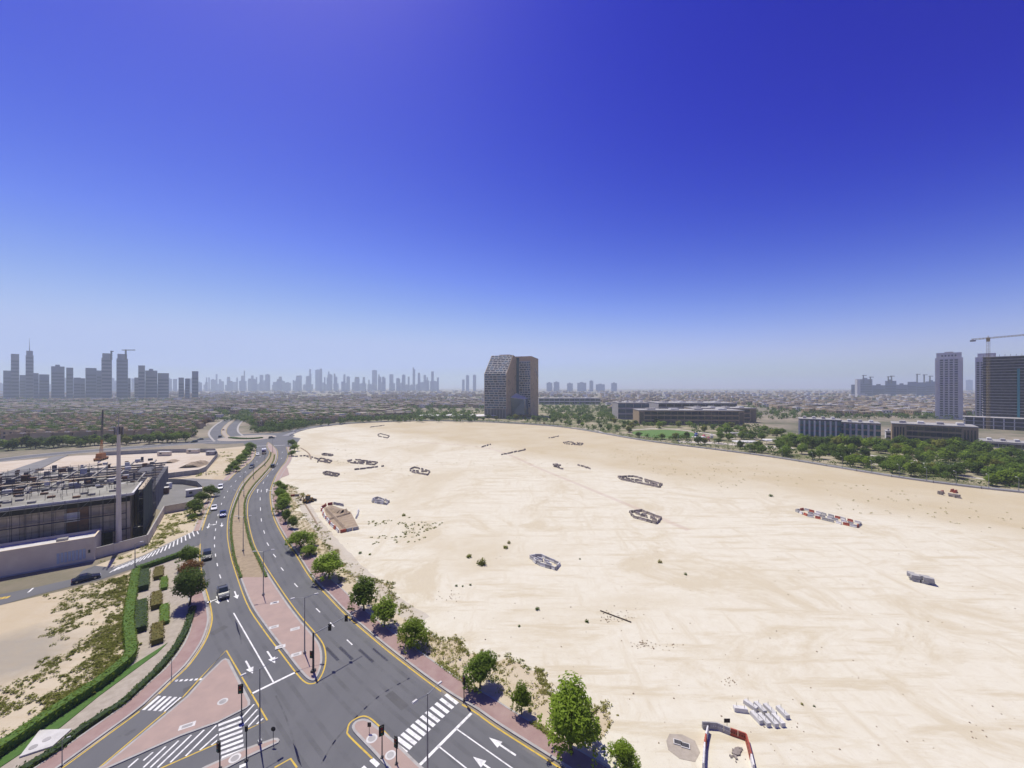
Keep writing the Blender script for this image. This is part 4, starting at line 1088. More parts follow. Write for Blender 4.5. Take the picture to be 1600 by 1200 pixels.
for i, ((x0, x1, y0, y1), key, lab, step, cl) in enumerate(PILES):
    if cl and x1 - x0 > 20: chain([(x0 + (x1 - x0) * .2, y0 + (y1 - y0) * .45), (x1 - (x1 - x0) * .2, y0 + (y1 - y0) * .6)], step * .9, key, lab.replace('in the', 'inside the'), lab.replace('barrier in', 'barriers inside'), False, .1, .35, 300 + i)
    if cl: chain(ring(x0, x1, y0, y1), step * .85, key, lab, lab.replace('barrier in', 'barriers of'), True, .05, .15, 100 + i)
    else: chain([(x0, y1), (x1, y0)] if y1 - y0 < 9 and i != 12 else [(x0, y0), (x1, y1)], step * .8, key, lab, lab.replace('barrier in', 'barriers of'), False, .03, .3, 100 + i)
chain([(966, 746), (990, 745), (1034, 758), (1030, 762), (970, 750)], 1.5, 'rubble', 'barrier in the long narrow loop at lot centre', 'barriers of the long narrow loop', True, .05, .12, 131)
chain([(984, 802), (1002, 799), (1033, 811), (1026, 819), (990, 809)], 1.5, 'rubble', 'barrier in the box shaped loop below lot centre', 'barriers of the box shaped loop', True, .05, .1, 132)
chain([(829, 872), (846, 870), (875, 884), (868, 891), (838, 881)], 1.55, ['concrete_light', 'concrete'], 'white topped barrier in the nearest oval', 'barriers of the nearest oval', True, .0, .12, 133)
chain([(836, 875), (864, 886)], 1.5, 'concrete_light', 'white topped barrier lying inside the nearest oval', 'barriers inside the nearest oval', False, .0, .3, 136)
chain([(581, 782), (590, 779), (608, 785), (604, 789), (584, 786)], 1.6, ['concrete_light', 'concrete'], 'pale barrier in the oval behind the excavation', 'barriers of the oval behind the excavation', True, .0, .12, 134)
chain([(1243, 799), (1256, 797), (1345, 819), (1340, 825), (1262, 807)], 1.8, ['concrete', 'red_plastic', 'concrete_light', 'red_plastic', 'white_plastic', 'concrete'], 'red white or grey barrier in the long double row at right', 'barriers of the long double row at right', True, .04, .1, 135)
chain([(455, 714), (478, 713), (498, 718), (495, 723)], 2.0, 'rubble', 'barrier in the line closing the site entrance', 'barriers at the site entrance', False, .05, .3, 137)
chain([(455, 776), (466, 775.5)], 1.6, ['red_plastic', 'rubble'], 'reddish barrier at the pavement end near the excavator', 'barriers near the excavator', False, 0, .1, 138)
# block heaps
blk = MB(); blk.box(-.75, .75, -.45, .45, 0, .7, .04, .04); blkm = {k: blk.mesh('concrete_block', M[k]) for k in ('rubble', 'concrete', 'concrete_light', 'red_plastic')}
rgb = random.Random(9)
for (x0, x1, y0, y1), n, key, lab, lev in (((866, 880, 729, 734), 14, 'rubble', 'weathered block in the tall heap right of the loops', 3), ((1425, 1464, 906, 915), 14, 'concrete', 'grey slab in the stack alone at right', 2), ((1470, 1500, 773, 779), 10, 'rubble', 'block in the far right stack with red barriers', 2)):
    a, b = G(x0, y0), G(x1, y1); made = []
    for i in range(n):
        t = rgb.random(); lv = i % lev
        x = a.x + (b.x - a.x) * t; y = a.y + (b.y - a.y) * t + rgb.gauss(0, .5)
        made.append(put(blkm[key], x, y, math.atan2(b.y - a.y, b.x - a.x) + rgb.gauss(0, .2), lab, 'block', lab.replace('block in', 'blocks of').replace('slab in', 'slabs of'), 'concrete_block', .02 + lv * .68, rgb.uniform(.8, 1.15)))
    number(made)
made = []
for px, py in ((1472, 771), (1488, 768.5), (1493, 770)):
    p = G(px, py); made.append(put(BAR['red_plastic'], p.x, p.y, .4, 'red plastic barrier on the far right stack', 'barrier', 'red barriers of the far right stack', 'plastic_barrier', .02, 1.4))
number(made)
# ten long blocks with lifting bars
lb = MB(); lb.hexa([(-.45, -1.2, 0), (.45, -1.2, 0), (.45, 1.2, 0), (-.45, 1.2, 0)], [(-.40, -1.15, .62), (.40, -1.15, .62), (.40, 1.15, .62), (-.40, 1.15, .62)]); lbm = lb.mesh('block_body', M['concrete_light'])
hkm = [MB().tube((x, y, .6), (x, y, 1.15), .03, n=5).mesh('lifting_bar', M['dark_steel']) for x, y in ((-.2, -.6), (.2, .6))]
for i, (px, py, rz) in enumerate(((1157, 1111, 80), (1173, 1105, 30), (1188, 1109, 10), (1203, 1112, 12), (1223, 1116, 8), (1182, 1124, 10), (1194, 1128, 8), (1206, 1129, 8), (1216, 1128, 8))):
    p = G(px, py); o = thing('barrier_block', '%s pale concrete block with lifting bars in the cluster at bottom right' % ('leftmost', 'second', 'third', 'fourth', 'rightmost back', 'front left', 'front second', 'front third', 'front right')[i], 'block', (p.x, p.y, .02), R(rz), 'pale blocks with lifting bars', (.72, .72, .85))
    link('block_body', lbm, o); [link('lifting_bar', q, o) for q in hkm]
# enclosure at the bottom edge
def panel(a, b, h, m, label, group, name='water_filled_barrier'):
    A, B = G(*a), G(*b); d = B - A; L = d.length; ang = math.atan2(d.y, d.x)
    o = thing(name, label, 'barrier', ((A.x + B.x) / 2, (A.y + B.y) / 2, .02), ang, group)
    k = MB(); k.hexa([(-L / 2 + .02, -.16, 0), (L / 2 - .02, -.16, 0), (L / 2 - .02, .16, 0), (-L / 2 + .02, .16, 0)], [(-L / 2 + .02, -.08, h), (L / 2 - .02, -.08, h), (L / 2 - .02, .08, h), (-L / 2 + .02, .08, h)]); k.build('panel', M[m], o)
    for t in (-.3, .0, .3):
        q = MB(); q.box(t * L - .06, t * L + .06, -.14, .14, h * .45, h * .6); q.build('slot', M['black'] if m == 'red_plastic' else M['concrete_light'], o)
    return o
EN = [((1097, 1138), (1108, 1138.5), 'concrete'), ((1108, 1138.5), (1120, 1139.5), 'concrete'), ((1120, 1139.5), (1131, 1144), 'concrete'), ((1131, 1144), (1141, 1148), 'concrete'), ((1141, 1148), (1153, 1152), 'red_plastic'), ((1153, 1152), (1166, 1157), 'red_plastic'), ((1166, 1157), (1170, 1172), 'red_plastic'), ((1170, 1172), (1174, 1189), 'red_plastic'), ((1174, 1189), (1178, 1207), 'white_plastic'),
      ((1106, 1144), (1103, 1157), 'white_plastic'), ((1103, 1157), (1101, 1170), 'red_plastic'), ((1101, 1170), (1100, 1186), 'white_plastic'), ((1100, 1186), (1099, 1204), 'white_plastic')]
nm = ('first', 'second', 'third', 'fourth', 'fifth', 'sixth', 'seventh', 'eighth', 'ninth')
for i, (a, b, m_) in enumerate(EN):
    panel(a, b, .85, m_, ('%s panel along the enclosure at the bottom edge, counted from its grey corner' % nm[i]) if i < 9 else ('%s panel down the left side of the bottom enclosure' % nm[i - 9]), 'panels of the bottom enclosure')
p = G(1136, 1139)
sg = thing('site_sign', 'small dark board on a post behind the grey enclosure panels', 'sign', (p.x, p.y, .02)); m = MB(); m.tube((0, 0, 0), (0, 0, 1.2), .03, n=5); m.build('post', M['dark_steel'], sg); m = MB(); m.box(-.38, .38, -.03, .03, .8, 1.3); m.build('board', M['black'], sg)
rk = MB()
rgk = random.Random(4)
for _ in range(45):
    c = G(1150 + rgk.gauss(0, 4), 1177 + rgk.gauss(0, 4)); s = rgk.uniform(.08, .2); rk.obox((c.x, c.y), rgk.uniform(0, 3), s * 2, s * 1.4, 0, s)
o = rk.build('rubble_stones', M['rubble']); o['kind'] = 'stuff'; o['label'] = 'scattered dark stones inside the bottom enclosure'
slab = MB(); slab.prism(GP([(1046, 1147), (1066, 1148), (1086, 1158), (1094, 1176), (1086, 1191), (1062, 1186), (1044, 1172), (1041, 1158)]), 0, .045)
sl = tag(slab.build('chamber_slab', M['gravel']), 'grey concrete chamber slab with two hatches beside the bottom enclosure', 'slab')
for px, py in ((1059, 1161), (1071, 1166)):
    c = G(px, py); h = MB(); h.obox((c.x, c.y), -.35, 1.0, .75, .05, .14); h.build('hatch_frame', M['concrete_light'], sl); h = MB(); h.obox((c.x, c.y), -.35, .8, .55, .05, .16); h.build('hatch', M['dark_steel'], sl)
# fenced excavation
mb = MB(); mb.prism(GP([(506, 794), (518, 789), (548, 800), (562, 827), (535, 833), (512, 812)]), 0.0, .05); struct('excavated_plot', mb, M['dirt'], 'dug brown earth inside the red and white barriers')
def mound(name, pts, w, h, label, seed):
    rg = random.Random(seed); L = resample(smooth(GP(pts), 4), 1.0); mb = MB()
    for i in range(len(L) - 1):
        a, b = L[i], L[i + 1]; t = (b - a).normalized(); n = Vector((t.y, -t.x, 0))
        for p, q in ((0, 1),):
            A = [a - n * w, a - n * w * .3, a + n * w * .3, a + n * w]; B = [b - n * w, b - n * w * .3, b + n * w * .3, b + n * w]
            za = [0, h * (0.8 + .4 * mn.noise(a * .7)), h * (0.8 + .4 * mn.noise(a * .9 + Vector((5, 0, 0)))), 0]; zb = [0, h * (0.8 + .4 * mn.noise(b * .7)), h * (0.8 + .4 * mn.noise(b * .9 + Vector((5, 0, 0)))), 0]
            for k in range(3):
                mb.quad((A[k].x, A[k].y, za[k] + .03), (A[k + 1].x, A[k + 1].y, za[k + 1] + .03), (B[k + 1].x, B[k + 1].y, zb[k + 1] + .03), (B[k].x, B[k].y, zb[k] + .03))
    o = mb.build(name, M['dirt']); return tag(o, label, 'earth')
mound('earth_bank', [(511, 797), (525, 811), (542, 829)], .7, .9, 'long earth ridge running down the fenced excavation', 1)
mound('earth_bank', [(512, 813), (535, 806), (549, 802)], .5, .6, 'short earth ridge crossing the fenced excavation', 2)
mound('earth_heap', [(520, 796), (535, 800), (545, 799)], 2.2, 1.1, 'spoil heap at the top of the fenced excavation', 3)
for pts, keys, lab in (([(502, 795), (510, 790), (521, 788)], ['red_plastic', 'red_plastic', 'red_plastic'], 'red barrier at the top corner of the excavation'), ([(521, 788), (536, 791)], 'concrete', 'grey barrier along the top of the excavation'), ([(502, 796), (507, 808), (513, 815), (520, 823), (530, 832)], ['white_plastic', 'red_plastic', 'white_plastic'], 'barrier down the left side of the excavation'), ([(531, 833), (560, 827)], ['red_plastic', 'concrete', 'concrete', 'concrete', 'concrete', 'red_plastic'], 'barrier along the bottom of the excavation'), ([(560, 799), (557, 810)], 'concrete_light', 'white post barrier at the right of the excavation')):
    chain(pts, 1.7, keys, lab, lab + ' group', False, .0, .05, 140, 1.05)
# backhoe loader
p = G(482, 785); YEL = mat('machine_yellow', (.36, .22, .03), .5, (.22, .14, .04), 2, 4)
ex = thing('backhoe_loader', 'yellow backhoe loader standing on the sand by the pavement', 'excavator', (p.x, p.y, .02), R(60))
m = MB(); m.box(-1.6, 1.6, -.75, .75, .6, 1.25, .05, .05); m.box(.5, 1.6, -.5, .5, 1.2, 1.6, .05, .05); m.build('chassis', YEL, ex)
m = MB(); m.box(-.9, .45, -.7, .7, 1.25, 2.7, .1, .08); cb = m.build('cab', M['glass'], ex); m = MB(); m.box(-.9, .45, -.68, .68, 2.7, 2.82); m.build('roof', YEL, cb)
for x, r in ((-.9, .75), (1.15, .55)):
    for s in (-1, 1):
        m = MB(); m.tube((x, s * .7, r), (x, s * 1.05, r), r, n=14); wv = m.build('wheel', M['tyre'], ex); m = MB(); m.tube((x, s * .9, r), (x, s * 1.08, r), r * .5, n=10); m.build('rim', YEL, wv)
m = MB(); m.tube((-1.6, 0, 1.0), (-2.3, 0, 3.3), .17, .14, 6); m.tube((-2.3, 0, 3.3), (-3.1, 0, 2.0), .13, .1, 6); m.build('boom', YEL, ex)
m = MB(); m.box(-3.4, -2.9, -.3, .3, 1.4, 2.0, .08, .02); m.build('bucket', M['dark_steel'], ex)
m = MB(); m.box(2.1, 2.8, -1.05, 1.05, .2, .85, .12, 0); m.build('front_shovel', M['dark_steel'], ex)
for s in (-.6, .6):
    m = MB(); m.tube((.9, s, 1.5), (2.3, s, .7), .1, n=6); m.build('loader_arm', YEL, ex)
# dragged poles and paved stub
m = MB(); a, b = G(938, 955), G(986, 973); m.tube((a.x, a.y, .14), (b.x, b.y, .14), .1, n=6); tag(m.build('fallen_pole', M['trunk']), 'long thin pole lying on the sand at lot centre', 'pole')
mb = MB(); mb.prism(GP([(432, 742), (441, 729), (449, 731), (452, 742), (430, 750)]), 0, .12); struct('paved_stub', mb, M['paver'], 'pink paved stub beside the right carriageway')
# low mesh fence on the far edge of the lot
FF = resample(offset(FARP, 0.3), 14.0)
fence = thing('lot_fence', 'low dark mesh fence along the far edge of the sand lot', 'fence')
for i in range(len(FF) - 1):
    a, b = FF[i], FF[i + 1]
    m = MB(); m.quad((a.x, a.y, .1), (b.x, b.y, .1), (b.x, b.y, .16), (a.x, a.y, .16)); m.hexa([(a.x, a.y, .1), (b.x, b.y, .1), (b.x, b.y + .04, .1), (a.x, a.y + .04, .1)], [(a.x, a.y, .75), (b.x, b.y, .75), (b.x, b.y + .04, .75), (a.x, a.y + .04, .75)]); m.build('fence_panel', M['concrete'], fence)
    m = MB(); m.box(a.x - .07, a.x + .07, a.y - .07, a.y + .07, 0, 1.1); m.build('post', M['dark_steel'], fence)

TRK = sand_material('packed_track', (0.50, 0.465, 0.385), (0.42, 0.36, 0.265))
P = resample(smooth(GP([(462, 772), (476, 790), (492, 815), (508, 836), (530, 862), (556, 890), (600, 930), (660, 972)]), 5), 1.5)
mb = MB(); mb.ribbon([p + (q - p) * (1 + .25 * mn.noise(p * .4)) for p, q in zip(P, offset(P, -1.9))], [p + (q - p) * (1 + .25 * mn.noise(p * .5)) for p, q in zip(P, offset(P, 1.9))], .034); struct('dirt_track', mb, TRK, 'packed dirt track between the verge and the excavation')
mound('earth_ridge', [(468, 776), (478, 790), (488, 806), (496, 820)], .3, .3, 'low earth ridge beside the dirt track', 11)
mound('earth_ridge', [(470, 700), (482, 708), (486, 718)], .5, .45, 'low curved earth ridge near the roundabout end of the lot', 12)
P = resample(smooth(GP([(640, 690), (760, 700), (850, 735), (960, 780), (1080, 830)]), 6), 2.0); mb = MB(); mb.ribbon(offset(P, -1.1), offset(P, 1.1), .026); struct('tyre_track', mb, M['yard'], 'faint pale track across the sand')

# clods and stones strewn over the lot
rk = MB(); rgk = random.Random(14)
def clods(n, gen, s0, s1):
    for _ in range(n):
        c = gen(); s = rgk.uniform(s0, s1); a = rgk.uniform(0, 3)
        u = Vector((math.cos(a), math.sin(a), 0)) * s; w = Vector((-u.y, u.x, 0)) * .7; t = rgk.uniform(.3, .7)
        q = [c - u - w, c + u - w, c + u + w, c - u + w]
        rk.hexa([(p.x, p.y, .01) for p in q], [(c.x + (p.x - c.x) * t, c.y + (p.y - c.y) * t, .02 + s * rgk.uniform(.6, 1.1)) for p in q])
def anywhere():
    while True:
        c = G(rgk.uniform(480, 1600), 604 + 600 * rgk.uniform(.14, 1))
        if inpoly(c.x, c.y, LOT_POLY): return c
LOT_POLY = [EAST[0] + Vector((60, -25, 0))] + offset(EAST, 9.0)[:-1] + FARP + [Vector((400, 20, 0)), Vector((150, 10, 0))]
clods(220, anywhere, .05, .13)
for cx, cy, r, n in ((962, 964, 14, 70), (1005, 1008, 9, 45), (700, 930, 12, 24), (1140, 1065, 8, 20), (1050, 1010, 10, 12)):
    clods(n, lambda: G(cx + rgk.gauss(0, r), cy + rgk.gauss(0, r * .35)), .04, .14)
o = rk.build('lot_stones', M['dirt']); o['kind'] = 'stuff'; o['label'] = 'small clods and stones strewn over the sand lot'

chain([(972, 748), (1000, 752), (1028, 759)], 1.5, 'rubble', 'barrier lying inside the long narrow loop', 'barriers inside the long narrow loop', False, .1, .35, 320)
chain([(992, 804), (1010, 808), (1026, 814)], 1.5, 'rubble', 'barrier lying inside the box shaped loop', 'barriers inside the box shaped loop', False, .1, .5, 321)
chain([(584, 783), (602, 786)], 1.5, 'concrete_light', 'pale barrier lying inside the oval behind the excavation', 'barriers inside the oval behind the excavation', False, .05, .3, 322)
chain([(1262, 803), (1300, 812), (1336, 821)], 1.9, ['concrete', 'white_plastic'], 'barrier lying inside the long double row', 'barriers inside the long double row', False, .15, .2, 323)

# the farthest barrier rows, too small to pick apart singly, become one mass
rows = {}
for o in list(bpy.data.objects):
    if o.name.split('.')[0] == 'concrete_barrier': rows.setdefault(o['group'], []).append(o)
total = sum(len(v) for v in rows.values())
mass_b = MB()
for g, objs in sorted(rows.items(), key=lambda kv: -min(o.location.y for o in kv[1])):
    if total <= 292: break
    total -= len(objs)
    for o in objs:
        mw = Matrix.LocRotScale(o.location, o.rotation_euler, o.scale); k = len(mass_b.v)
        mass_b.v += [tuple(mw @ v.co) for v in o.data.vertices]
        for p in o.data.polygons: mass_b.f.append(tuple(k + i for i in p.vertices)); mass_b.m.append(0)
        bpy.data.objects.remove(o)
o = mass_b.build('far_barrier_rows', M['rubble']); o['kind'] = 'stuff'; o['label'] = 'small far rows of weathered concrete barriers'
# ================================================================== building site at left
UA = math.atan2(.6, .8)                       # direction of the facade in plan
def frame_obj(name, label, cat, corner):
    """thing whose local +X runs along the facade to the right, +Y away from the road"""
    return thing(name, label, cat, (corner[0], corner[1], 0), UA)
def part(o, name, m, *boxes):
    for b in boxes:
        mb = MB(); mb.box(*b); mb.build(name, M[m] if isinstance(m, str) else m, o)
M['panel_grey'] = mat('precast_panel', (0.52, 0.44, 0.32), 0.9, (0.30, 0.25, 0.18), 0.35, 6, 0.35, 0.7, rnd=0.18)
M['panel_brown'] = mat('brown_formwork', (0.21, 0.125, 0.075), 0.9, (0.14, 0.085, 0.055), 0.5, 5, rnd=0.15)
M['roof_deck'] = mat('concrete_deck', (0.33, 0.325, 0.27), 0.95, (0.19, 0.18, 0.15), 0.25, 7, 0.35, 0.65)
M['deck_dark'] = mat('dark_deck', (0.085, 0.085, 0.095), 0.9, (0.14, 0.135, 0.135), 0.25, 6, 0.4, 0.7)
M['beam'] = mat('pale_beam', (0.36, 0.345, 0.31), 0.9, (0.24, 0.225, 0.20), 0.6, 4, rnd=0.1)
M['beige_wall'] = mat('beige_render', (0.72, 0.62, 0.46), 0.92, (0.64, 0.54, 0.40), 0.4, 5, rnd=0.06)
M['hoarding'] = mat('grey_hoarding', (0.30, 0.30, 0.295), 0.7, (0.25, 0.25, 0.245), 0.5, 4, rnd=0.06)
# corner of the unfinished building (right front), local frame: x<0 along the facade to the left
C0 = (-107.7, 110.0)
B = frame_obj('unfinished_building', 'unfinished grey concrete building wrapped in scaffolding behind the site wall', 'building', C0)
WL, HT, DP = 46.0, 14.0, 16.0
n = 23
for i in range(n):                            # facade panels, each a piece of its own
    x1 = -i * 2.0; x0 = x1 - 1.94
    br = i in (4, 5, 15, 16, 17)
    part(B, 'wall_panel', 'panel_brown' if br else 'panel_grey', (x0, x1, -.02 + .05 * (i % 2), .3, 4.3, HT - 2.2))
    part(B, 'wall_panel', 'panel_brown' if br and i < 10 else 'panel_grey', (x0, x1, .02 + .04 * (i % 3), .3, 0 if i not in (2, 3, 6) else 3.2, 4.1))
part(B, 'floor_beam', 'panel_brown', (-WL, .1, -.12, .3, 4.1, 4.32))
part(B, 'inner_wall', 'deck_dark', (-WL, -.05, .32, .6, 0, HT - .8))
part(B, 'dark_band', 'black', (-WL, .05, -.3, .28, HT - 2.2, HT - .75))
part(B, 'roof_slab', 'roof_deck', (-WL, .6, -.7, DP, HT - .7, HT))
part(B, 'parapet', 'concrete_light', (-WL, .65, -.95, -.65, HT - .5, HT + .12), (.4, .9, -.65, DP, HT - .5, HT + .12))
for i in range(8): part(B, 'side_panel', 'panel_grey' if i != 3 else 'panel_brown', (-.28, .03 + .04 * (i % 2), .35 + i * 1.95, .35 + i * 1.95 + 1.9, 0, HT - .75))
part(B, 'window_opening', 'concrete_light', (-12.4, -9.6, -.06, .0, 8.2, 10.6))
part(B, 'doorway', 'black', (-9.6, -3.4, -.05, .1, 0, 4.0))
# rear frame: dark deck, columns, pale beams, stair-like ramps
part(B, 'rear_deck', 'deck_dark', (-WL - 6, 2, DP, DP + 62, 0, 8.6))
rgs = random.Random(17)
for k in range(10):
    y = DP + 3 + k * 5.6
    part(B, 'rear_beam', 'beam' if k % 2 else 'panel_grey', (-WL - 6, 2.2, y, y + .5, 11.2, 11.8))
    for j in range(8):
        part(B, 'column', 'panel_grey', (-WL + j * 6.6, -WL + j * 6.6 + .6, y, y + .55, 8.6, 11.2))
for k in range(7):
    x = -WL + 2 + k * 7
    part(B, 'rear_joist', 'beam', (x, x + .45, DP + .1, DP + 60, 11.85, 12.3))
for k in range(70):
    x = rgs.uniform(-WL, -6); y = rgs.uniform(DP + 1, DP + 56); s = rgs.uniform(.8, 3.2)
    part(B, 'deck_panel', ('roof_deck', 'deck_dark', 'beam')[k % 3], (x, x + s * 2, y, y + s, 11.84, 11.9 + .08 * rgs.random()))
for x in (-27, -20):
    m = MB(); m.hexa([(x, DP + 1, 8.6), (x + 1.0, DP + 1, 8.6), (x + 1.0, DP + 16, 12.3), (x, DP + 16, 12.3)], [(x, DP + 1, 9.6), (x + 1.0, DP + 1, 9.6), (x + 1.0, DP + 16, 13.3), (x, DP + 16, 13.3)]); m.build('stair_ramp', M['beam'], B)
# scaffolds
def scaffold(label, x0, x1, y0, y1, h, along='x', net=None):
    o = frame_obj('scaffold', label, 'scaffold', C0)
    L = (x1 - x0) if along == 'x' else (y1 - y0)
    nb = int(L / 2.2)
    for i in range(nb + 1):
        t = i / nb
        for k in (0, 1):
            x = x0 + (x1 - x0) * t if along == 'x' else (x0, x1)[k]; y = (y0, y1)[k] if along == 'x' else y0 + (y1 - y0) * t
            m = MB(); m.tube((x, y, 0), (x, y, h + (.9 if (i + k) % 2 else .3)), .055, n=5); m.build('upright', M['dark_steel'], o)
    lv = int(h / 2.0)
    for j in range(1, lv + 1):
        z = j * h / lv
        m = MB(); m.box(x0, x1, y0, y1, z - .06, z); m.build('plank_deck', M['panel_grey'] if j % 2 else M['deck_dark'], o) if j % 2 == 0 or j == lv else None
        for k in (0, 1):
            m = MB()
            if along == 'x': m.tube((x0, (y0, y1)[k], z + .5), (x1, (y0, y1)[k], z + .5), .035, n=4)
            else: m.tube(((x0, x1)[k], y0, z + .5), ((x0, x1)[k], y1, z + .5), .035, n=4)
            m.build('ledger', M['dark_steel'], o)
    for i in range(0, nb, 2):
        t0, t1 = i / nb, (i + 1) / nb
        m = MB()
        if along == 'x': m.tube((x0 + (x1 - x0) * t0, y0, h - 2.2), (x0 + (x1 - x0) * t1, y0, h + .4), .03, n=4)
        else: m.tube((x1, y0 + (y1 - y0) * t0, 1), (x1, y0 + (y1 - y0) * t1, h), .03, n=4)
        m.build('brace', M['steel'], o)
    if net:
        for i in range(4):
            m = MB(); d = (y1 - y0) / 4; m.box(x1 + .05, x1 + .09, y0 + i * d + .1, y0 + (i + 1) * d - .1, .8, h - .2); m.build('debris_net', net, o)
    return o
NET = mat('green_black_net', (0.030, 0.042, 0.038), 0.9, (0.055, 0.07, 0.062), 1.6, 6, 0.4, 0.7)
scaffold('long pipe scaffold along the front of the unfinished building', -WL, -.5, -1.9, -.9, HT - .6)
scaffold('netted scaffold on the right side of the unfinished building', 1.6, 2.7, .5, 19, HT + .6, 'y', NET)
scaffold('second pipe scaffold standing over the dark rear deck', -30, -6, DP + 8, DP + 9.5, HT + 1.5)
scaffold('far pipe scaffold over the back of the unfinished building', -44, -12, DP + 30, DP + 31.5, HT + 2.0)
scaffold('bare scaffold rising over the back corner of the unfinished roof', -1.0, 2.6, 20, 29, HT + 2.5, 'y')
# low beige substation
LBc = (-105.5, 98.7)
LB = frame_obj('service_building', 'low beige flat roofed service building with pale louvres beside the slip road', 'building', LBc)
part(LB, 'wall', 'beige_wall', (-40, 0, 0, .35, 0, 6.1), (-.35, 0, .355, 7.0, 0, 6.1), (-40, -.36, 6.65, 7.0, 0, 6.09), (-40, -39.65, .36, 6.64, 0, 6.08))
part(LB, 'roof', 'concrete_light', (-39.64, -.36, .36, 6.64, 5.1, 5.5))
part(LB, 'roof_box', 'beam', (-7, -5.2, 2.2, 3.6, 5.5, 6.2), (-20, -17, 2, 4, 5.5, 6.1))
LOUV = mat('pale_blue_louvre', (0.42, 0.47, 0.52), 0.6, (0.36, 0.41, 0.46), 2, 3)
for i in range(8):
    part(LB, 'louvre', LOUV, (-6.4 + i * .62, -5.92 + i * .62, -.05, -.003, .9 + .1 * (i % 2), 3.4))
part(LB, 'door', M['glass'], (-1.15, -.75, -.06, -.003, 2.2, 3.0))
part(LB, 'plinth', 'kerb', (-40.1, .06, -.08, -.004, 0, .35))
# boundary walls: panelled
def wall(label, pts, h, m, t=.25, step=3.0, name='boundary_wall', cap=True):
    o = thing(name, label, 'wall'); P = GP(pts)
    for a, b in zip(P, P[1:]):
        d = b - a; n = max(1, int(round(d.length / step))); ang = math.atan2(d.y, d.x)
        for i in range(n):
            c = a.lerp(b, (i + .5) / n); k = MB(); k.obox((c.x, c.y), ang, d.length / n - .03, t, 0, h); k.build('wall_panel', M[m], o)
        if cap:
            c = a.lerp(b, .5); k = MB(); k.obox((c.x, c.y), ang, d.length + t * .4, t * 1.35, h + .003, h + .12); k.build('coping', M['kerb'], o)
    return o
wall('beige site wall from the service building round the corner to the access road', [(149, 873), (230, 851), (256.5, 803), (293, 796), (305, 789)], 2.6, 'beige_wall')
wall('grey hoarding round the pale sand yard', [(228, 752), (262, 747), (310, 741), (322, 736), (340, 713), (336, 706.5), (250, 707.5), (160, 712)], 2.4, 'hoarding', .12, 3.2, 'site_hoarding', False)
wall('grey hoarding curving along the access road', [(262, 756), (285, 756.5), (308, 760), (316, 768)], 2.3, 'hoarding', .12, 3.0, 'site_hoarding', False)
mb = MB(); mb.sheet(GP([(238, 792), (253, 757), (285, 757), (312, 763), (316, 770), (290, 793), (256, 800)]), .03); struct('site_apron', mb, M['asphalt_old'], 'grey concrete apron beside the netted scaffold')
M['mast_paint'] = mat('mast_paint', (0.74, 0.66, 0.52), .7, (0.64, 0.57, 0.45), .4, 4)
# telecom mast
tm = thing('telecom_mast', 'tall pale grey tapered mast with antennas beside the unfinished building', 'mast', (-106.8, 106.0, 0))
m = MB(); m.tube((0, 0, 0), (0, 0, 31), .62, .34, 14); m.build('shaft', M['mast_paint'], tm)
for z in (8, 15, 22): m = MB(); m.tube((0, 0, z), (0, 0, z + .25), .62 - z * .009 + .03, n=14); m.build('flange', M['mast_paint'], tm)
m = MB(); m.tube((0, 0, 31), (0, 0, 36.5), .12, .06, 6); m.build('spire', M['steel'], tm)
for k in range(6):
    a = k * math.pi / 3; x, y = math.cos(a), math.sin(a)
    m = MB(); m.tube((x * .2, y * .2, 31.5), (x * .85, y * .85, 31.5), .04, n=4); m.build('bracket', M['dark_steel'], tm)
    m = MB(); m.obox((x * .9, y * .9), a, .14, .26, 30.9, 33.0); m.build('antenna', M['concrete'] if k % 2 else M['dark_steel'], tm)
# mobile crane in the yard
p = G(158, 719)
cr = thing('mobile_crane', 'orange mobile crane with dark lattice boom behind the unfinished building', 'crane', (p.x, p.y, 0), R(20))
ORG = mat('crane_orange', (.36, .14, .03), .6)
m = MB(); m.box(-1.6, 1.6, -4, 4, .7, 1.7, .1, .1); m.build('carrier', ORG, cr)
m = MB(); m.box(-1.5, 1.5, -2.5, 2, 1.75, 4.2, .2, .3); m.build('cab', ORG, cr)
for yy in (-3, -1, 1, 3):
    for s in (-1, 1): m = MB(); m.tube((s * 1.2, yy, .6), (s * 1.65, yy, .6), .6, n=12); m.build('wheel', M['tyre'], cr)
m = MB()
for q in range(4):
    dx, dy = (.55 if q % 2 else -.55), (.55 if q > 1 else -.55)
    m.tube((dx, dy, 4), (dx * .4, dy * .4 + .6, 12), .11, n=4)
m.build('lower_boom', ORG, cr)
bm = MB()
for q in range(4):
    dx, dy = (.4 if q % 2 else -.4), (.4 if q > 1 else -.4)
    bm.tube((dx, dy + .6, 12), (dx * .4, dy * .4 + 1.6, 30), .1, n=4)
for k in range(12):
    z = 12 + k * 1.5; f = 1 - k * .05; bm.tube((-.4 * f, .6 + k * .08, z), (.4 * f, .6 + k * .08, z + 1.5), .06, n=4); bm.tube((.4 * f, .2 + k * .08, z), (-.4 * f, .9 + k * .08, z + 1.5), .06, n=4)
bm.build('lattice_boom', M['dark_steel'], cr)
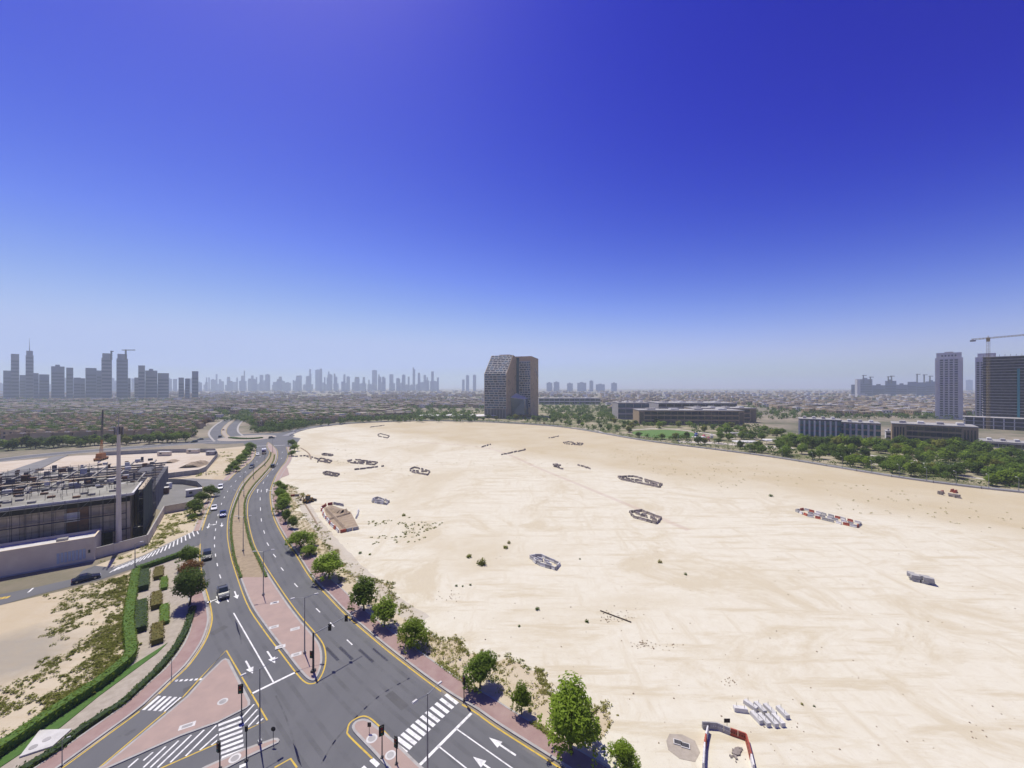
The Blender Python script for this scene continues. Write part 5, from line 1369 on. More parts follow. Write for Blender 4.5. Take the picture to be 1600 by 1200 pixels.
# site clutter on the apron and in the yard
def cabin(px, py, L, W, h, rz, m, label):
    p = G(px, py); o = thing('site_cabin', label, 'cabin', (p.x, p.y, 0), R(rz), 'site cabins')
    k = MB(); k.box(-L / 2, L / 2, -W / 2, W / 2, .2, h); k.build('body', M[m], o)
    k = MB(); k.box(-L / 2 - .1, L / 2 + .1, -W / 2 - .1, W / 2 + .1, h + .003, h + .15); k.build('roof', M['concrete_light'], o)
    k = MB(); k.box(-L * .3, -L * .1, -W / 2 - .03, -W / 2 - .003, 1.1, 2.0); k.build('window', M['glass'], o)
cabin(202, 838, 6, 2.5, 2.6, 37, 'deck_dark', 'dark skip like cabin with pale top at the foot of the mast')
cabin(251, 772, 5, 2.4, 2.5, 30, 'panel_brown', 'reddish cabin behind the netted scaffold')
cabin(303, 774, 5, 2.4, 2.5, 40, 'concrete_light', 'white cabin beside the weedy strip trees')
cabin(258, 764, 4, 2.2, 2.4, 10, 'concrete_light', 'pale cabin at the back of the apron')
cabin(330, 711, 5, 2.4, 2.4, 10, 'concrete', 'grey cabin at the right end of the sand yard')
cabin(257, 712, 7, 2.5, 2.5, 5, 'beige_wall', 'beige cabin at the back of the sand yard')
cabin(302, 708, 7, 2.5, 2.5, 5, 'beige_wall', 'second beige cabin at the back of the sand yard')
mound('sand_heap', [(295, 731), (306, 727), (318, 724)], 5, 2.2, 'long tan sand heap inside the yard hoarding', 5)
mound('sand_heap', [(262, 724), (272, 720)], 3, 1.2, 'small pale sand heap inside the yard hoarding', 6)

for k in range(120):
    x = rgs.uniform(-WL, -1); y = rgs.uniform(DP + 2, DP + 58); h = rgs.uniform(.2, 1.8) ** 1.3; s = rgs.uniform(.25, 1.3)
    part(B, 'formwork_stack', ('panel_brown', 'deck_dark', 'beam', 'deck_dark', 'panel_brown', 'concrete_light')[k % 6], (x, x + s * 1.5, y, y + s, 12.35, 12.35 + h))
for k in range(90):
    x = -WL + rgs.random() * WL; y = rgs.choice((0, .3, .6)) ; z = HT + .01
    y = rgs.uniform(1, 14)
    if k % 4: m = MB(); m.tube((x, y, z), (x + rgs.gauss(0, .1), y, z + rgs.uniform(.9, 2.0)), .05, n=4); m.build('starter_bar', M['dark_steel'], B)
    else: part(B, 'roof_stack', ('panel_brown', 'deck_dark', 'beam')[k % 3], (x, x + 1.4, y, y + .8, z, z + .5))
rc = [(-135, 150), (-150, 160), (-128, 142)]
# ================================================================== buildings beyond the lot
M['stone_tan'] = mat('tan_stone', (0.56, 0.40, 0.22), 0.85, (0.47, 0.33, 0.18), 0.25, 5, rnd=0.05)
M['frame_pale'] = mat('pale_frame', (0.45, 0.43, 0.37), 0.8)
M['brown_stone'] = mat('brown_stone', (0.40, 0.30, 0.18), 0.85, (0.33, 0.245, 0.15), 0.4, 4)
M['roof_grey'] = mat('roof_grey', (0.38, 0.37, 0.35), 0.95, (0.27, 0.265, 0.255), 0.08, 6, 0.35, 0.65)
M['white_render'] = mat('white_render', (0.66, 0.645, 0.62), 0.85, (0.59, 0.575, 0.55), 0.2, 4)
M['slab_grey'] = mat('floor_slab', (0.42, 0.40, 0.38), 0.9, (0.33, 0.315, 0.30), 0.3, 5)
M['hoist_teal'] = mat('hoist_teal', (0.05, 0.24, 0.26), 0.7)
M['crane_yellow'] = mat('crane_yellow', (0.38, 0.28, 0.11), 0.6)
# --- glass and stone tower: two slabs, the front one with a face that leans back at the top
TY, TA = 560.0, R(-22)
TC = G(781, 604 + CAMH * FPX / TY)
T = thing('office_tower', 'tan stone and dark glass twin slab tower with sloping top at centre', 'tower', (TC.x, TC.y, 0), TA)
def slab_tower(x0, x1, y0, y1, h, zc, cut, name):
    """prism whose front (low y) face is vertical to zc and then leans back by cut"""
    mb = MB()
    prof = [(y0, 0), (y1, 0), (y1, h - 2), (y0 + cut, h), (y0, zc)]
    a = [(x0, y, z) for y, z in prof]; b = [(x1, y, z) for y, z in prof]
    k = len(mb.v); mb.v += a + b
    mb.f += [tuple(k + i for i in range(5)), tuple(k + 5 + i for i in reversed(range(5)))]; mb.m += [0, 0]
    for i in range(5):
        j = (i + 1) % 5; mb.f.append((k + i, k + 5 + i, k + 5 + j, k + j)); mb.m.append(0)
    return mb.build(name, M['stone_tan'], T)
h1 = topz(554.5, TY)
slab_tower(-18, 16.5, -14, 22, h1, 62, 24, 'front_slab')
slab_tower(13, 39, 22.5, 58, h1 - 1, 62, 3, 'rear_slab')
part_boxes = []
# glass curtain with staggered panes
gm = MB(); gm.box(-17.4, 15.9, -14.25, -14.05, 13, 62); gm.build('curtain_wall', M['frame_pale'], T)
rgt = random.Random(3)
pane_me = {}
def pane(w, h):
    k = (round(w, 1), round(h, 1))
    if k not in pane_me: pane_me[k] = MB().box(-w / 2, w / 2, -.12, 0, -h / 2, h / 2).mesh('window_pane', M['glass_blue'] if len(pane_me) % 3 == 1 else M['glass'])
    return pane_me[k]
nz = 15
for r in range(nz):
    z = 14.6 + r * 3.3; x = -17.0 + (0 if r % 2 else -2.5)
    while x < 15.4:
        w = rgt.choice((4.2, 5.6, 6.8)); a, b = max(x, -17.0), min(x + w, 15.6)
        if b - a > 1.2: link('window_pane', pane(b - a, 2.2), T, ((a + b) / 2, -14.26, z))
        x += w + .9
# leaning upper face
sl = math.hypot(24, h1 - 62); ta = math.atan2(24, h1 - 62)
lean = MB(); lean.box(-17.4, 15.9, -.25, -.05, 0, sl - .5); lo_ = lean.build('leaning_curtain_wall', M['frame_pale'], T); lo_.location = (0, -14, 62); lo_.rotation_euler = (-ta, 0, 0)
for r in range(int(sl / 3.6)):
    z = 2 + r * 3.6; x = -17.0
    while x < 15.2:
        w = rgt.choice((4.0, 5.4, 6.6)); a, b = x, min(x + w, 15.6)
        if b - a > 1.2: link('window_pane', pane(b - a, 2.4), lo_, ((a + b) / 2, -.26, z))
        x += w + .9
for i in range(15):
    x = -17.3 + i * 2.3; m = MB(); m.box(x, x + .45, -15.2, -14.3, 0, 12.6); m.build('base_fin', M['frame_pale'], T)
m = MB(); m.box(-17.2, 15.8, -14.2, -14.02, 0, 12.6); m.build('base_glass', M['glass'], T)
for i in range(34):                                            # slit windows of the stone flank
    z = 10 + rgt.random() * 60; y = -11 + rgt.random() * 30
    if z > 58 and y < -14 + (z - 62) * 1.3 + 6: continue
    m = MB(); m.box(16.48, 16.6, y, y + .5, z, z + 2.6); m.build('slit_window', M['glass'], T)
m = MB(); m.box(16.6, 21, 22.2, 22.45, 24, h1 - 3); m.build('link_glass', M['glass_blue'], T)
gm = MB(); gm.box(21.2, 38.6, 22.2, 22.45, 14, h1 - 8); gm.build('rear_curtain_wall', M['frame_pale'], T)
for r in range(20):
    z = 16 + r * 3.3; x = 21.6 + (0 if r % 2 else 1.2)
    while x < 37.5 and z < h1 - 9:
        w = rgt.choice((3.0, 4.2)); b = min(x + w, 38.2); link('window_pane', pane(round(b - x, 1), 2.2), T, ((x + b) / 2, 22.19, z)); x += w + .8
for i in range(26):
    z = 12 + rgt.random() * 66; y = 24 + rgt.random() * 30; m = MB(); m.box(38.98, 39.1, y, y + .5, z, z + 2.6); m.build('slit_window', M['glass'], T)
m = MB(); m.hexa([(39.02, 40, h1 - 18), (39.3, 40, h1 - 18), (39.3, 58.1, h1 - 30), (39.02, 58.1, h1 - 30)], [(33.8, 40, h1 - .4), (34.1, 40, h1 - .4), (34.1, 58.1, h1 - 2), (33.8, 58.1, h1 - 2)]); m.build('chamfer_glass', M['glass_teal'], T)
m = MB(); m.hexa([(16.7, 3, 4), (36, 4, 4), (36, 22.1, 4), (16.7, 22.1, 4)], [(16.7, 0, 28), (35, 5, 26), (35, 22.1, 26), (16.7, 22.1, 30)]); pb = m.build('glass_podium', M['glass_blue'], T)
m = MB(); m.hexa([(16.7, -.2, 28.2), (35.1, 4.9, 26.2), (35.1, 22, 26.2), (16.7, 22, 30.2)], [(16.7, -.2, 28.8), (35.1, 4.9, 26.7), (35.1, 22, 26.7), (16.7, 22, 34.5)]); m.build('podium_roof', M['white_plastic'], T)
m = MB(); m.box(-6, 10, 12, 20, h1 - 1.8, h1 + 1.2); m.build('roof_plant', M['slab_grey'], T)

# --- generic block with strip windows, one object per window bay
def office(px, py, wpx, toprow, depth, rz, label, wallm, floors, bays, solid_ends=0.0, glassm='glass', fin=False):
    Y = CAMH * FPX / (py - HOR); c = G(px, py); th = rz if abs(px - 800) < 420 else math.atan2(-(px - 800), FPX) * .9; W = wpx * Y / FPX * math.cos(th) * (1 if abs(px - 800) < 420 else .98); h = topz(toprow, Y)
    o = thing('office_block', label, 'building', (c.x, c.y, 0), th)
    m = MB(); m.box(-W / 2, W / 2, 0, depth, 0, h - .6); m.build('wall', M[wallm], o)
    m = MB(); m.box(-W / 2 - .3, W / 2 + .3, -.3, depth + .3, h - .595, h); rf = m.build('roof', M['roof_grey'], o)
    for k in range(4):
        x = -W * .4 + k * W * .23; m = MB(); m.box(x, x + W * .08, depth * .3, depth * .6, h + .003, h + 1.6); m.build('roof_unit', M['concrete_light'] if k % 2 else M['slab_grey'], rf)
    fh = (h - 1) / floors; span = W * (1 - solid_ends); bw = span / bays
    gme = MB().box(-bw * .47, bw * .47, -.12, -.003, 0, fh * .68).mesh('window', M[glassm])
    for f in range(floors):
        for b in range(bays): link('window', gme, o, (-span / 2 + (b + .5) * bw, 0, f * fh + fh * .2))
    if solid_ends:
        for s in (-1, 1):
            for q in range(4):
                x = s * (W / 2 - W * solid_ends / 4) + (q - 1.5) * W * solid_ends * .1
                m = MB(); m.box(x - .35, x + .35, -.14, -.004, 1, h - 2.5); m.build('slot_window', M['glass'], o)
    if fin:
        for q in range(bays):
            x = -span / 2 + q * bw; m = MB(); m.box(x - bw * .18, x + bw * .18, -.6, -.13, .5, h - 1.2); m.build('fin', M['concrete_light'], o)
    return o
office(1458, 702, 127, 664, 24, R(-14), 'brown stone office block with dark glass centre at right', 'brown_stone', 4, 9, 0.36)
office(1281, 691, 64, 655, 18, R(-10), 'dark office block with pale vertical fins', 'deck_dark', 4, 8, 0, 'glass_teal', True)
office(1338, 691, 72, 660, 20, R(-10), 'low green glass office wing with white columns', 'panel_grey', 3, 8, 0.0, 'glass_teal', True)
office(1080, 664, 160, 641, 30, R(-4), 'long dark glass office block with brown piers behind the park', 'brown_stone', 3, 14, 0.1)
office(1132, 660, 96, 637.5, 30, R(-4), 'second long office block end with brown corner behind the park', 'brown_stone', 3, 8, 0.2)
office(990, 655, 48, 629, 40, R(-3), 'blue glass office block left of the long dark one', 'slab_grey', 3, 4, 0, 'glass_blue')
office(1090, 650, 120, 629.5, 60, R(-3), 'wide flat grey roofed block behind the long office', 'slab_grey', 3, 10, 0)
office(890, 632, 96, 622, 50, R(0), 'very long low white roofed hall right of the tower', 'concrete_light', 2, 12, 0)
office(1283, 640, 46, 632, 30, R(-10), 'grey school like block behind the fin office', 'slab_grey', 3, 8, 0)
office(1400, 688, 30, 674, 12, R(-10), 'small white hall between the two offices at right', 'white_render', 2, 3, 0)
# --- white residential tower
def facing(px, Y): return math.atan2(-(px - 800), FPX)
Yw = 526.0; c = G(1482.5, HOR + CAMH * FPX / Yw); hw = topz(551, Yw)
W_ = thing('residential_tower', 'white gridded residential tower at right', 'tower', (c.x, c.y, 0), facing(1482, Yw))
ww = 12.6
m = MB(); m.box(-ww, ww, 0, 22, 0, hw - 7); m.build('wall', M['white_render'], W_)
m = MB(); m.box(-ww + 1.2, ww - 1.2, .8, 21, hw - 6.99, hw); m.build('crown', M['white_render'], W_)
m = MB(); m.box(-4, 4, 6, 14, hw + .003, hw + 1.5); m.build('roof_plant', M['slab_grey'], W_)
fl = 25; fh = (hw - 12) / fl
wme = MB().box(-1.5, 1.5, -.15, -.003, 0, fh * .6).mesh('window', M['glass']); bme = MB().box(-1.3, 1.3, -.9, -.16, 0, .5).mesh('balcony', M['white_render'])
for f in range(fl):
    for x in (-6.6, -2.2, 2.2, 6.6): link('window', wme, W_, (x, 0, 4 + f * fh))
    for x in (-11.2, 11.2): link('balcony', bme, W_, (x, 0, 4 + f * fh))
for x in (-6, -3, 0, 3, 6): m = MB(); m.box(x - .7, x + .7, .6, .78, hw - 5, hw - 3); m.build('crown_window', M['glass'], W_)
# its twin, half hidden
c = G(1538, HOR + CAMH * FPX / 530.0); h2 = topz(552, 530)
W2 = thing('residential_tower', 'second white tower half hidden by the unfinished one', 'tower', (c.x, c.y, 0), facing(1538, 530))
m = MB(); m.box(-8, 12, 0, 20, 0, h2 - 5); m.build('wall', M['white_render'], W2); m = MB(); m.box(-6, 10, 1, 19, h2 - 4.99, h2); m.build('crown', M['white_render'], W2)
wm2 = MB().box(-1.2, 1.2, -.15, -.003, 0, 2).mesh('window', M['glass'])
for f in range(24):
    for x in (-5.5, -2, 2): link('window', wm2, W2, (x, 0, 4 + f * 3.1))
# --- concrete tower under construction
Yc = 407.0; c = G(1579, HOR + CAMH * FPX / Yc); hc = topz(557, Yc)
Ct = thing('unfinished_tower', 'unfinished dark concrete tower with bare floor slabs at right edge', 'tower', (c.x, c.y, 0), facing(1575, Yc))
nf = 25; fh = hc / nf
slm = MB().box(-19, 24, -.7, 24, 0, .5).mesh('floor_slab', M['slab_grey'])
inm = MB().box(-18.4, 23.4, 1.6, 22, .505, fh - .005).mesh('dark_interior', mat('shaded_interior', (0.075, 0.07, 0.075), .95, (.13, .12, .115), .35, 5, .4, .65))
com = MB().box(-.3, .3, .6, 1.2, .505, fh - .005).mesh('column', M['deck_dark'])
for f in range(nf):
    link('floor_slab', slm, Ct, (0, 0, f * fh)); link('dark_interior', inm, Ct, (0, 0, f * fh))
    for k in range(8): link('column', com, Ct, (-17.5 + k * 5.7, 0, f * fh))
link('floor_slab', slm, Ct, (0, 0, nf * fh))
m = MB(); m.box(4.2, 6.0, -1.6, -.1, 0, hc * .83); m.build('hoist', M['hoist_teal'], Ct)
for k in range(12): m = MB(); x = -18 + k * 3.6; m.tube((x, 1, hc), (x, 1, hc + 2.6), .15, n=4); m.build('rebar_column', M['dark_steel'], Ct)
pod = thing('podium_deck', 'low concrete podium in front of the unfinished tower', 'building', (c.x, c.y, 0), facing(1575, Yc))
for f in range(3): m = MB(); m.box(-32, 30, -22, -2, f * 4.0 + 3.4, f * 4.0 + 4.0); m.build('floor_slab', M['slab_grey'], pod)
for k in range(10):
    m = MB(); m.box(-31 + k * 6.6, -30.2 + k * 6.6, -21.5, -20.7, 0, 12); m.build('column', M['concrete_light'], pod)
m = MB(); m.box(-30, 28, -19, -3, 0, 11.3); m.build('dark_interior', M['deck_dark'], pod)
# tower crane
tc = G(1544, HOR + CAMH * FPX / 396.0); zt = topz(529, 396)
K = thing('tower_crane', 'pale yellow tower crane in front of the unfinished tower', 'crane', (tc.x, tc.y, 0), facing(1544, 396))
def lattice(name, a, b, w, n, m, parent, r=.12):
    a, b = Vector(a), Vector(b); d = (b - a).normalized(); x = d.orthogonal().normalized() * w; y = d.cross(x).normalized() * w; k = MB()
    cs = [x + y, x - y, -x - y, -x + y]
    for q in cs: k.tube(a + q, b + q, r, n=4)
    for i in range(n):
        p, s = a.lerp(b, i / n), a.lerp(b, (i + 1) / n)
        for j in range(4): k.tube(p + cs[j], s + cs[(j + 1) % 4], r * .6, n=3)
    return k.build(name, M[m], parent)
lattice('mast', (0, 0, 0), (0, 0, zt - 3), .85, 30, 'crane_yellow', K)
lattice('jib', (-11, 0, zt), (48, 0, zt + 2.5), .55, 26, 'crane_yellow', K)
m = MB(); m.box(-12, -8, -1, 1, zt - 2.2, zt - .6); m.build('counterweight', M['concrete'], K)
m = MB(); m.box(-1.3, 1.3, -1.2, 1.2, zt - 3, zt + .8); m.build('cab', M['crane_yellow'], K)
m = MB(); m.tube((0, 0, zt + .8), (0, 0, zt + 3.2), .35, .1, 5); m.build('apex', M['crane_yellow'], K)
# podium shed right of the brown office
office(1560, 700, 88, 690, 20, R(-20), 'long pale low shed right of the brown office', 'concrete_light', 1, 8, 0)
# car park canopies left of the tower
for i in range(7):
    a = G(664 + i * 17, 652.2 + .5 * (i % 2)); o = thing('parking_canopy', 'pale car park canopy left of the tower, number %s from the left' % 'one two three four five six seven'.split()[i], 'canopy', (a.x, a.y, 0), R(4), 'car park canopies')
    m = MB(); m.hexa([(-7, -16, 3.0), (7.5, -16, 3.0), (7.5, 16, 3.0), (-7, 16, 3.0)], [(-7, -16, 3.4), (7.5, -16, 3.9), (7.5, 16, 3.9), (-7, 16, 3.4)]); m.build('roof', M['white_render'] if i % 2 else M['concrete_light'], o)
    for y in (-12, 0, 12): m = MB(); m.tube((0, y, 0), (0, y, 3.0), .12, n=5); m.build('post', M['steel'], o)
# park: lawn, paths, shade roofs, playground
mb = MB(); mb.sheet(smooth(GP([(988, 675), (1035, 671.5), (1082, 676), (1080, 684), (1040, 685), (1000, 681)]), 3, closed=True), .03); struct('park_lawn', mb, M['lawn'], 'green park lawn beyond the far footpath')
M['park_path'] = mat('pale_park_paving', (0.50, 0.46, 0.40), .9, (0.42, 0.38, 0.32), .3, 4)
for i, (pts, w) in enumerate((([(985, 672), (1035, 669.5), (1090, 675), (1150, 686)], 5), ([(1060, 690), (1110, 692), (1180, 697), (1240, 700)], 12), ([(1130, 675), (1180, 686), (1250, 694), (1330, 697)], 5), ([(1300, 705), (1400, 716), (1500, 730), (1620, 742)], 5), ([(1340, 722), (1440, 735), (1560, 752)], 4), ([(900, 668), (930, 672), (950, 679), (985, 683)], 3), ([(1380, 704), (1470, 712), (1600, 722)], 7))):
    P = resample(smooth(GP(pts), 5), 4); mb = MB(); mb.ribbon(offset(P, -w / 2), offset(P, w / 2), .034 + .004 * i); struct('park_path', mb, M['park_path'], 'pale paved park path')
def shade(px, py, L, W, h, rz, m, label, rows=2):
    p = G(px, py); o = thing('shade_canopy', label, 'canopy', (p.x, p.y, 0), R(rz), 'park shade canopies')
    k = MB(); k.hexa([(-L / 2, -W / 2, h - .3), (L / 2, -W / 2, h - .3), (L / 2, W / 2, h - .3), (-L / 2, W / 2, h - .3)], [(-L / 2 + .3, -W / 2 + .3, h + .3), (L / 2 - .3, -W / 2 + .3, h + .3), (L / 2 - .3, W / 2 - .3, h + .3), (-L / 2 + .3, W / 2 - .3, h + .3)]); k.build('roof', M[m], o)
    for x in (-L / 2 + .4, L / 2 - .4):
        for y in (-W / 2 + .4, W / 2 - .4): k = MB(); k.tube((x, y, 0), (x, y, h - .3), .1, n=5); k.build('post', M['steel'], o)
shade(1092, 689, 9, 6, 3.2, 10, 'white_plastic', 'white shade roof at the left of the playground'); shade(1165, 697, 16, 8, 3.4, -4, 'concrete_light', 'long pale shade roof right of the playground'); shade(1160, 683, 18, 7, 3.5, -8, 'roof_grey', 'grey pavilion roof behind the playground')
shade(1205, 694, 10, 7, 3.3, -8, 'white_render', 'small white shade roof in the park middle'); shade(1452, 733, 14, 5, 2.8, -12, 'white_plastic', 'white slatted pergola near the right footpath'); shade(1478, 735, 14, 5, 2.8, -12, 'white_plastic', 'second white slatted pergola near the right footpath'); shade(1455, 702, 9, 5, 3.2, -14, 'white_render', 'white entrance canopy before the brown office')
PB, PR = mat('play_blue', (.05, .08, .3), .5), mat('play_pink', (.5, .12, .16), .5)
for i, (px, py, mm, s, lab) in enumerate(((1088, 684, PB, 2.6, 'blue playground tower'), (1100, 687, PR, 2.4, 'pink playground tower'), (1107, 690, PR, 1.8, 'small pink playground unit'), (1112, 686, M['white_plastic'], 2.2, 'white playground unit'))):
    p = G(px, py); o = thing('play_tower', lab + ' in the park', 'playground', (p.x, p.y, 0), i * .4)
    m = MB(); m.box(-s / 2, s / 2, -s / 2, s / 2, 1.2, 2.4); m.build('deck_box', mm, o); m = MB(); m.box(-s / 2, s / 2, -s / 2, s / 2, 3.0, 4.4, s * .4, s * .4); m.build('roof', mm, o)
    for sx in (-1, 1):
        for sy in (-1, 1): m = MB(); m.tube((sx * s * .45, sy * s * .45, 0), (sx * s * .45, sy * s * .45, 3.1), .08, n=5); m.build('post', M['steel'], o)
    m = MB(); m.hexa([(s * .5, -.4, 1.2), (s * .5 + 2.2, -.4, .2), (s * .5 + 2.2, .4, .2), (s * .5, .4, 1.2)], [(s * .5, -.4, 1.4), (s * .5 + 2.2, -.4, .4), (s * .5 + 2.2, .4, .4), (s * .5, .4, 1.4)]); m.build('slide', mm, o)
# ================================================================== houses
HW = [mat('house_render_%d' % i, c, .92, c2, .25, 4, rnd=.12) for i, (c, c2) in enumerate((((.46, .34, .19), (.39, .29, .165)), ((.54, .42, .25), (.47, .365, .22)), ((.39, .295, .18), (.33, .25, .155))))]
M['roof_tile'] = mat('flat_roof_screed', (.37, .325, .25), .95, (.27, .235, .18), .15, 5, rnd=.15)
def house_proto(kind, wm, near):
    """two storey flat roofed villa as list of (part name, mesh)"""
    L, W, h = ((11, 9, 7.2), (13, 10, 7.4), (9, 11, 7.0))[kind]
    parts = []
    a = MB(); a.box(-L / 2, L / 2, -W / 2, W / 2, 0, h - .8)
    if kind == 1: a.box(-L / 2 - 3, -L / 2, -W / 2 + 1, W / 2 - 2, 0, 3.6)
    if kind == 2: a.box(L / 2, L / 2 + 2.5, -W / 2 + 2, W / 2 - 1, 0, 6.0)
    parts.append(('wall', a, wm))
    p = MB()
    for b in ((-L / 2 - .15, L / 2 + .15, -W / 2 - .15, -W / 2 + .2), (-L / 2 - .15, L / 2 + .15, W / 2 - .2, W / 2 + .15), (-L / 2 - .15, -L / 2 + .2, -W / 2 + .2, W / 2 - .2), (L / 2 - .2, L / 2 + .15, -W / 2 + .2, W / 2 - .2)): p.box(*b, h - .79, h)
    parts.append(('parapet', p, wm))
    r = MB(); r.box(-L / 2 + .2, L / 2 - .2, -W / 2 + .2, W / 2 - .2, h - .79, h - .55); parts.append(('roof', r, M['roof_tile']))
    t = MB(); t.box(L * .1, L * .1 + 3.2, -1, 2.4, h - .54, h + 1.7); parts.append(('stair_head', t, wm))
    for i in range(2): u = MB(); u.box(-L * .3 + i * 1.8, -L * .3 + i * 1.8 + 1.0, 1, 1.9, h - .54, h + .35); parts.append(('roof_unit', u, M['concrete_light']))
    for z in (1.0, 4.1):
        for x in (-L * .32, 0, L * .32):
            g = MB(); g.box(x - .75, x + .75, -W / 2 - .06, -W / 2 - .003, z, z + 1.5); parts.append(('window', g, M['glass']))
    g = MB(); g.box(-L / 2 - .06, -L / 2 - .003, -1.2, 1.0, 4.0, 5.6); parts.append(('window', g, M['glass']))
    g = MB(); g.box(L / 2 + .003, L / 2 + .06, -1.2, 1.0, 4.0, 5.6)
    if kind != 2: parts.append(('window', g, M['glass']))
    if near: return [(n_, mb.mesh(n_, mm)) for n_, mb, mm in parts]
    al = MB(); mats = []
    for n_, mb, mm in parts:
        if mm not in mats: mats.append(mm)
        k = len(al.v); al.v += mb.v; al.f += [tuple(k + i for i in f) for f in mb.f]; al.m += [mats.index(mm)] * len(mb.f)
    return al.mesh('house', mats), al, mats
NEAR = [house_proto(k % 3, HW[k % 3], True) for k in range(3)]
FARH = [house_proto(k % 3, HW[k % 3], False) for k in range(3)]
rgh = random.Random(77)
def zone(Y, X): return X * FPX / Y + 800
TREE_SPOTS = []; HSPOTS = []
def estate(poly_px, ang, drow, dlot, jit, skip):
    """rows of houses filling a patch of plan"""
    P = GP(poly_px); c = sum(P, Vector()) / len(P); u = Vector((math.cos(ang), math.sin(ang), 0)); v = Vector((-u.y, u.x, 0)); rad = max((p - c).length for p in P)
    nr, nl = int(rad / drow) + 1, int(rad / dlot) + 1
    for i in range(-nr, nr + 1):
        for j in range(-nl, nl + 1):
            q = c + v * (i * drow + 5 * math.sin(j * .25 + i)) + u * (j * dlot + rgh.uniform(-jit, jit))
            if not inpoly(q.x, q.y, P): continue
            if rgh.random() < skip:
                TREE_SPOTS.append((q.x, q.y)); continue
            HSPOTS.append((q.x, q.y, ang + (math.pi if i % 2 else 0)))
            if rgh.random() < .75: TREE_SPOTS.append((q.x + v.x * drow * .48 + rgh.gauss(0, 2.5), q.y + v.y * drow * .48 + rgh.gauss(0, 2.5)))
estate([(-260, 712), (-40, 690), (150, 693), (290, 684), (335, 662), (345, 650), (250, 632), (60, 632), (-400, 660)], R(14), 27, 13.5, 1.2, .10)
estate([(368, 668), (430, 672), (520, 660), (640, 653), (640, 640), (560, 632), (430, 630), (370, 640), (362, 655)], R(-8), 27, 13.5, 1.2, .10)
HSPOTS.sort(key=lambda s: s[1])
clear = [(RC, 52.0)]
def free(x, y, d=0):
    if (Vector((x, y, 0)) - RC).length < 46 + d: return False
    for q in NP[::3]:
        if (q.x - x) ** 2 + (q.y - y) ** 2 < (21 + d) ** 2: return False
    return True
HSPOTS = [s for s in HSPOTS if free(s[0], s[1], 2)]
def where(x, y):
    """landmark-based place of something in the estates or the park"""
    px = zone(y, x); d = y
    side = 'at far left' if px < 60 else 'left of the mast' if px < 175 else 'right of the mast' if px < 260 else 'beside the estate road' if px < 350 else 'behind the roundabout' if px < 450 else 'past the lot corner' if px < 560 else 'near the canopies' if px < 700 else 'by the tower'
    dep = 'front' if d < 360 else 'second' if d < 420 else 'third' if d < 490 else 'fourth' if d < 580 else 'rear' if d < 720 else 'farthest'
    return side, dep
hn = 0
for x, y, a in HSPOTS[:280]:
    k = rgh.randrange(3); side, dep = where(x, y)
    lab = '%s flat roofed villa, %s rows %s' % (('tan', 'pale beige', 'grey brown')[k], dep, side)
    if y < 430:
        o = thing('villa', lab, 'house', (x, y, 0), a, 'villas of the estate')
        for n_, me in NEAR[k]: link(n_, me, o)
    else:
        tag(link('villa', FARH[k][0], None, (x, y, 0), a), lab, 'house', 'villas of the estate')
# the rest of the houses: one mass reaching out over the plain
mass = MB()
mass_mats = HW + [M['roof_tile'], M['glass'], M['white_render']]
rgm = random.Random(5)
def mass_house(x, y, a, s=1.0):
    L, W, h = rgm.uniform(9, 15) * s, rgm.uniform(8, 12) * s, rgm.uniform(5.5, 8.5) * min(s, 1.4)
    mass.cur = rgm.choice((0, 1, 2, 0, 1, 5)) if rgm.random() < .9 else 5
    ca, sa = math.cos(a), math.sin(a)
    q = [(x + ca * i * L / 2 - sa * j * W / 2, y + sa * i * L / 2 + ca * j * W / 2) for i, j in ((-1, -1), (1, -1), (1, 1), (-1, 1))]
    mass.hexa([(p[0], p[1], 0) for p in q], [(p[0], p[1], h) for p in q])
    mass.m[-5] = 3
    if s < 1.3 and y < 1500:
        k = mass.cur; mass.cur = 4
        for f in (0, 3):                      # window strips, set proud of the two sides that can face the camera
            p0, p1 = Vector((*q[f], 0)), Vector((*q[(f + 1) % 4], 0)); d = (p1 - p0); nn = Vector((d.y, -d.x, 0)).normalized() * .05
            for t in (.15, .45, .72): mass.quad(p0 + d * t + nn + Vector((0, 0, h * .55)), p0 + d * (t + .14) + nn + Vector((0, 0, h * .55)), p0 + d * (t + .14) + nn + Vector((0, 0, h * .78)), p0 + d * t + nn + Vector((0, 0, h * .78)))
        mass.cur = k
for x, y, a in HSPOTS[280:]: mass_house(x, y, a)
n = 0
while n < 5600:
    Y = 560 / (1 - rgm.random() * .85) ; px = rgm.uniform(-120, 1720)
    if Y > 4200: continue
    X = (px - 800) * Y / FPX
    if Y < 800 and 560 < px < 870: continue
    if Y < 700 and 870 <= px < 1240: continue
    if Y < 600 and px > 1200: continue
    if abs(px - 890) < 60 and Y < 1080: continue
    if Y < 700 and px < 640: continue
    if mn.noise(Vector((X * .0035, Y * .0025, 3))) < -.22: continue
    g = 15 if Y < 1500 else 22
    mass_house(round(X / g) * g + rgm.gauss(0, 1.5), round(Y / 26) * 26 + rgm.gauss(0, 1.5), rgm.choice((0, .1, -.12)) + .2 * mn.noise(Vector((X * .004, Y * .004, 0))), 1.0 if Y < 1600 else rgm.uniform(1.0, 1.8)); n += 1
o = mass.build('distant_houses', mass_mats); o['kind'] = 'stuff'; o['label'] = 'mass of low beige houses spreading to the horizon'
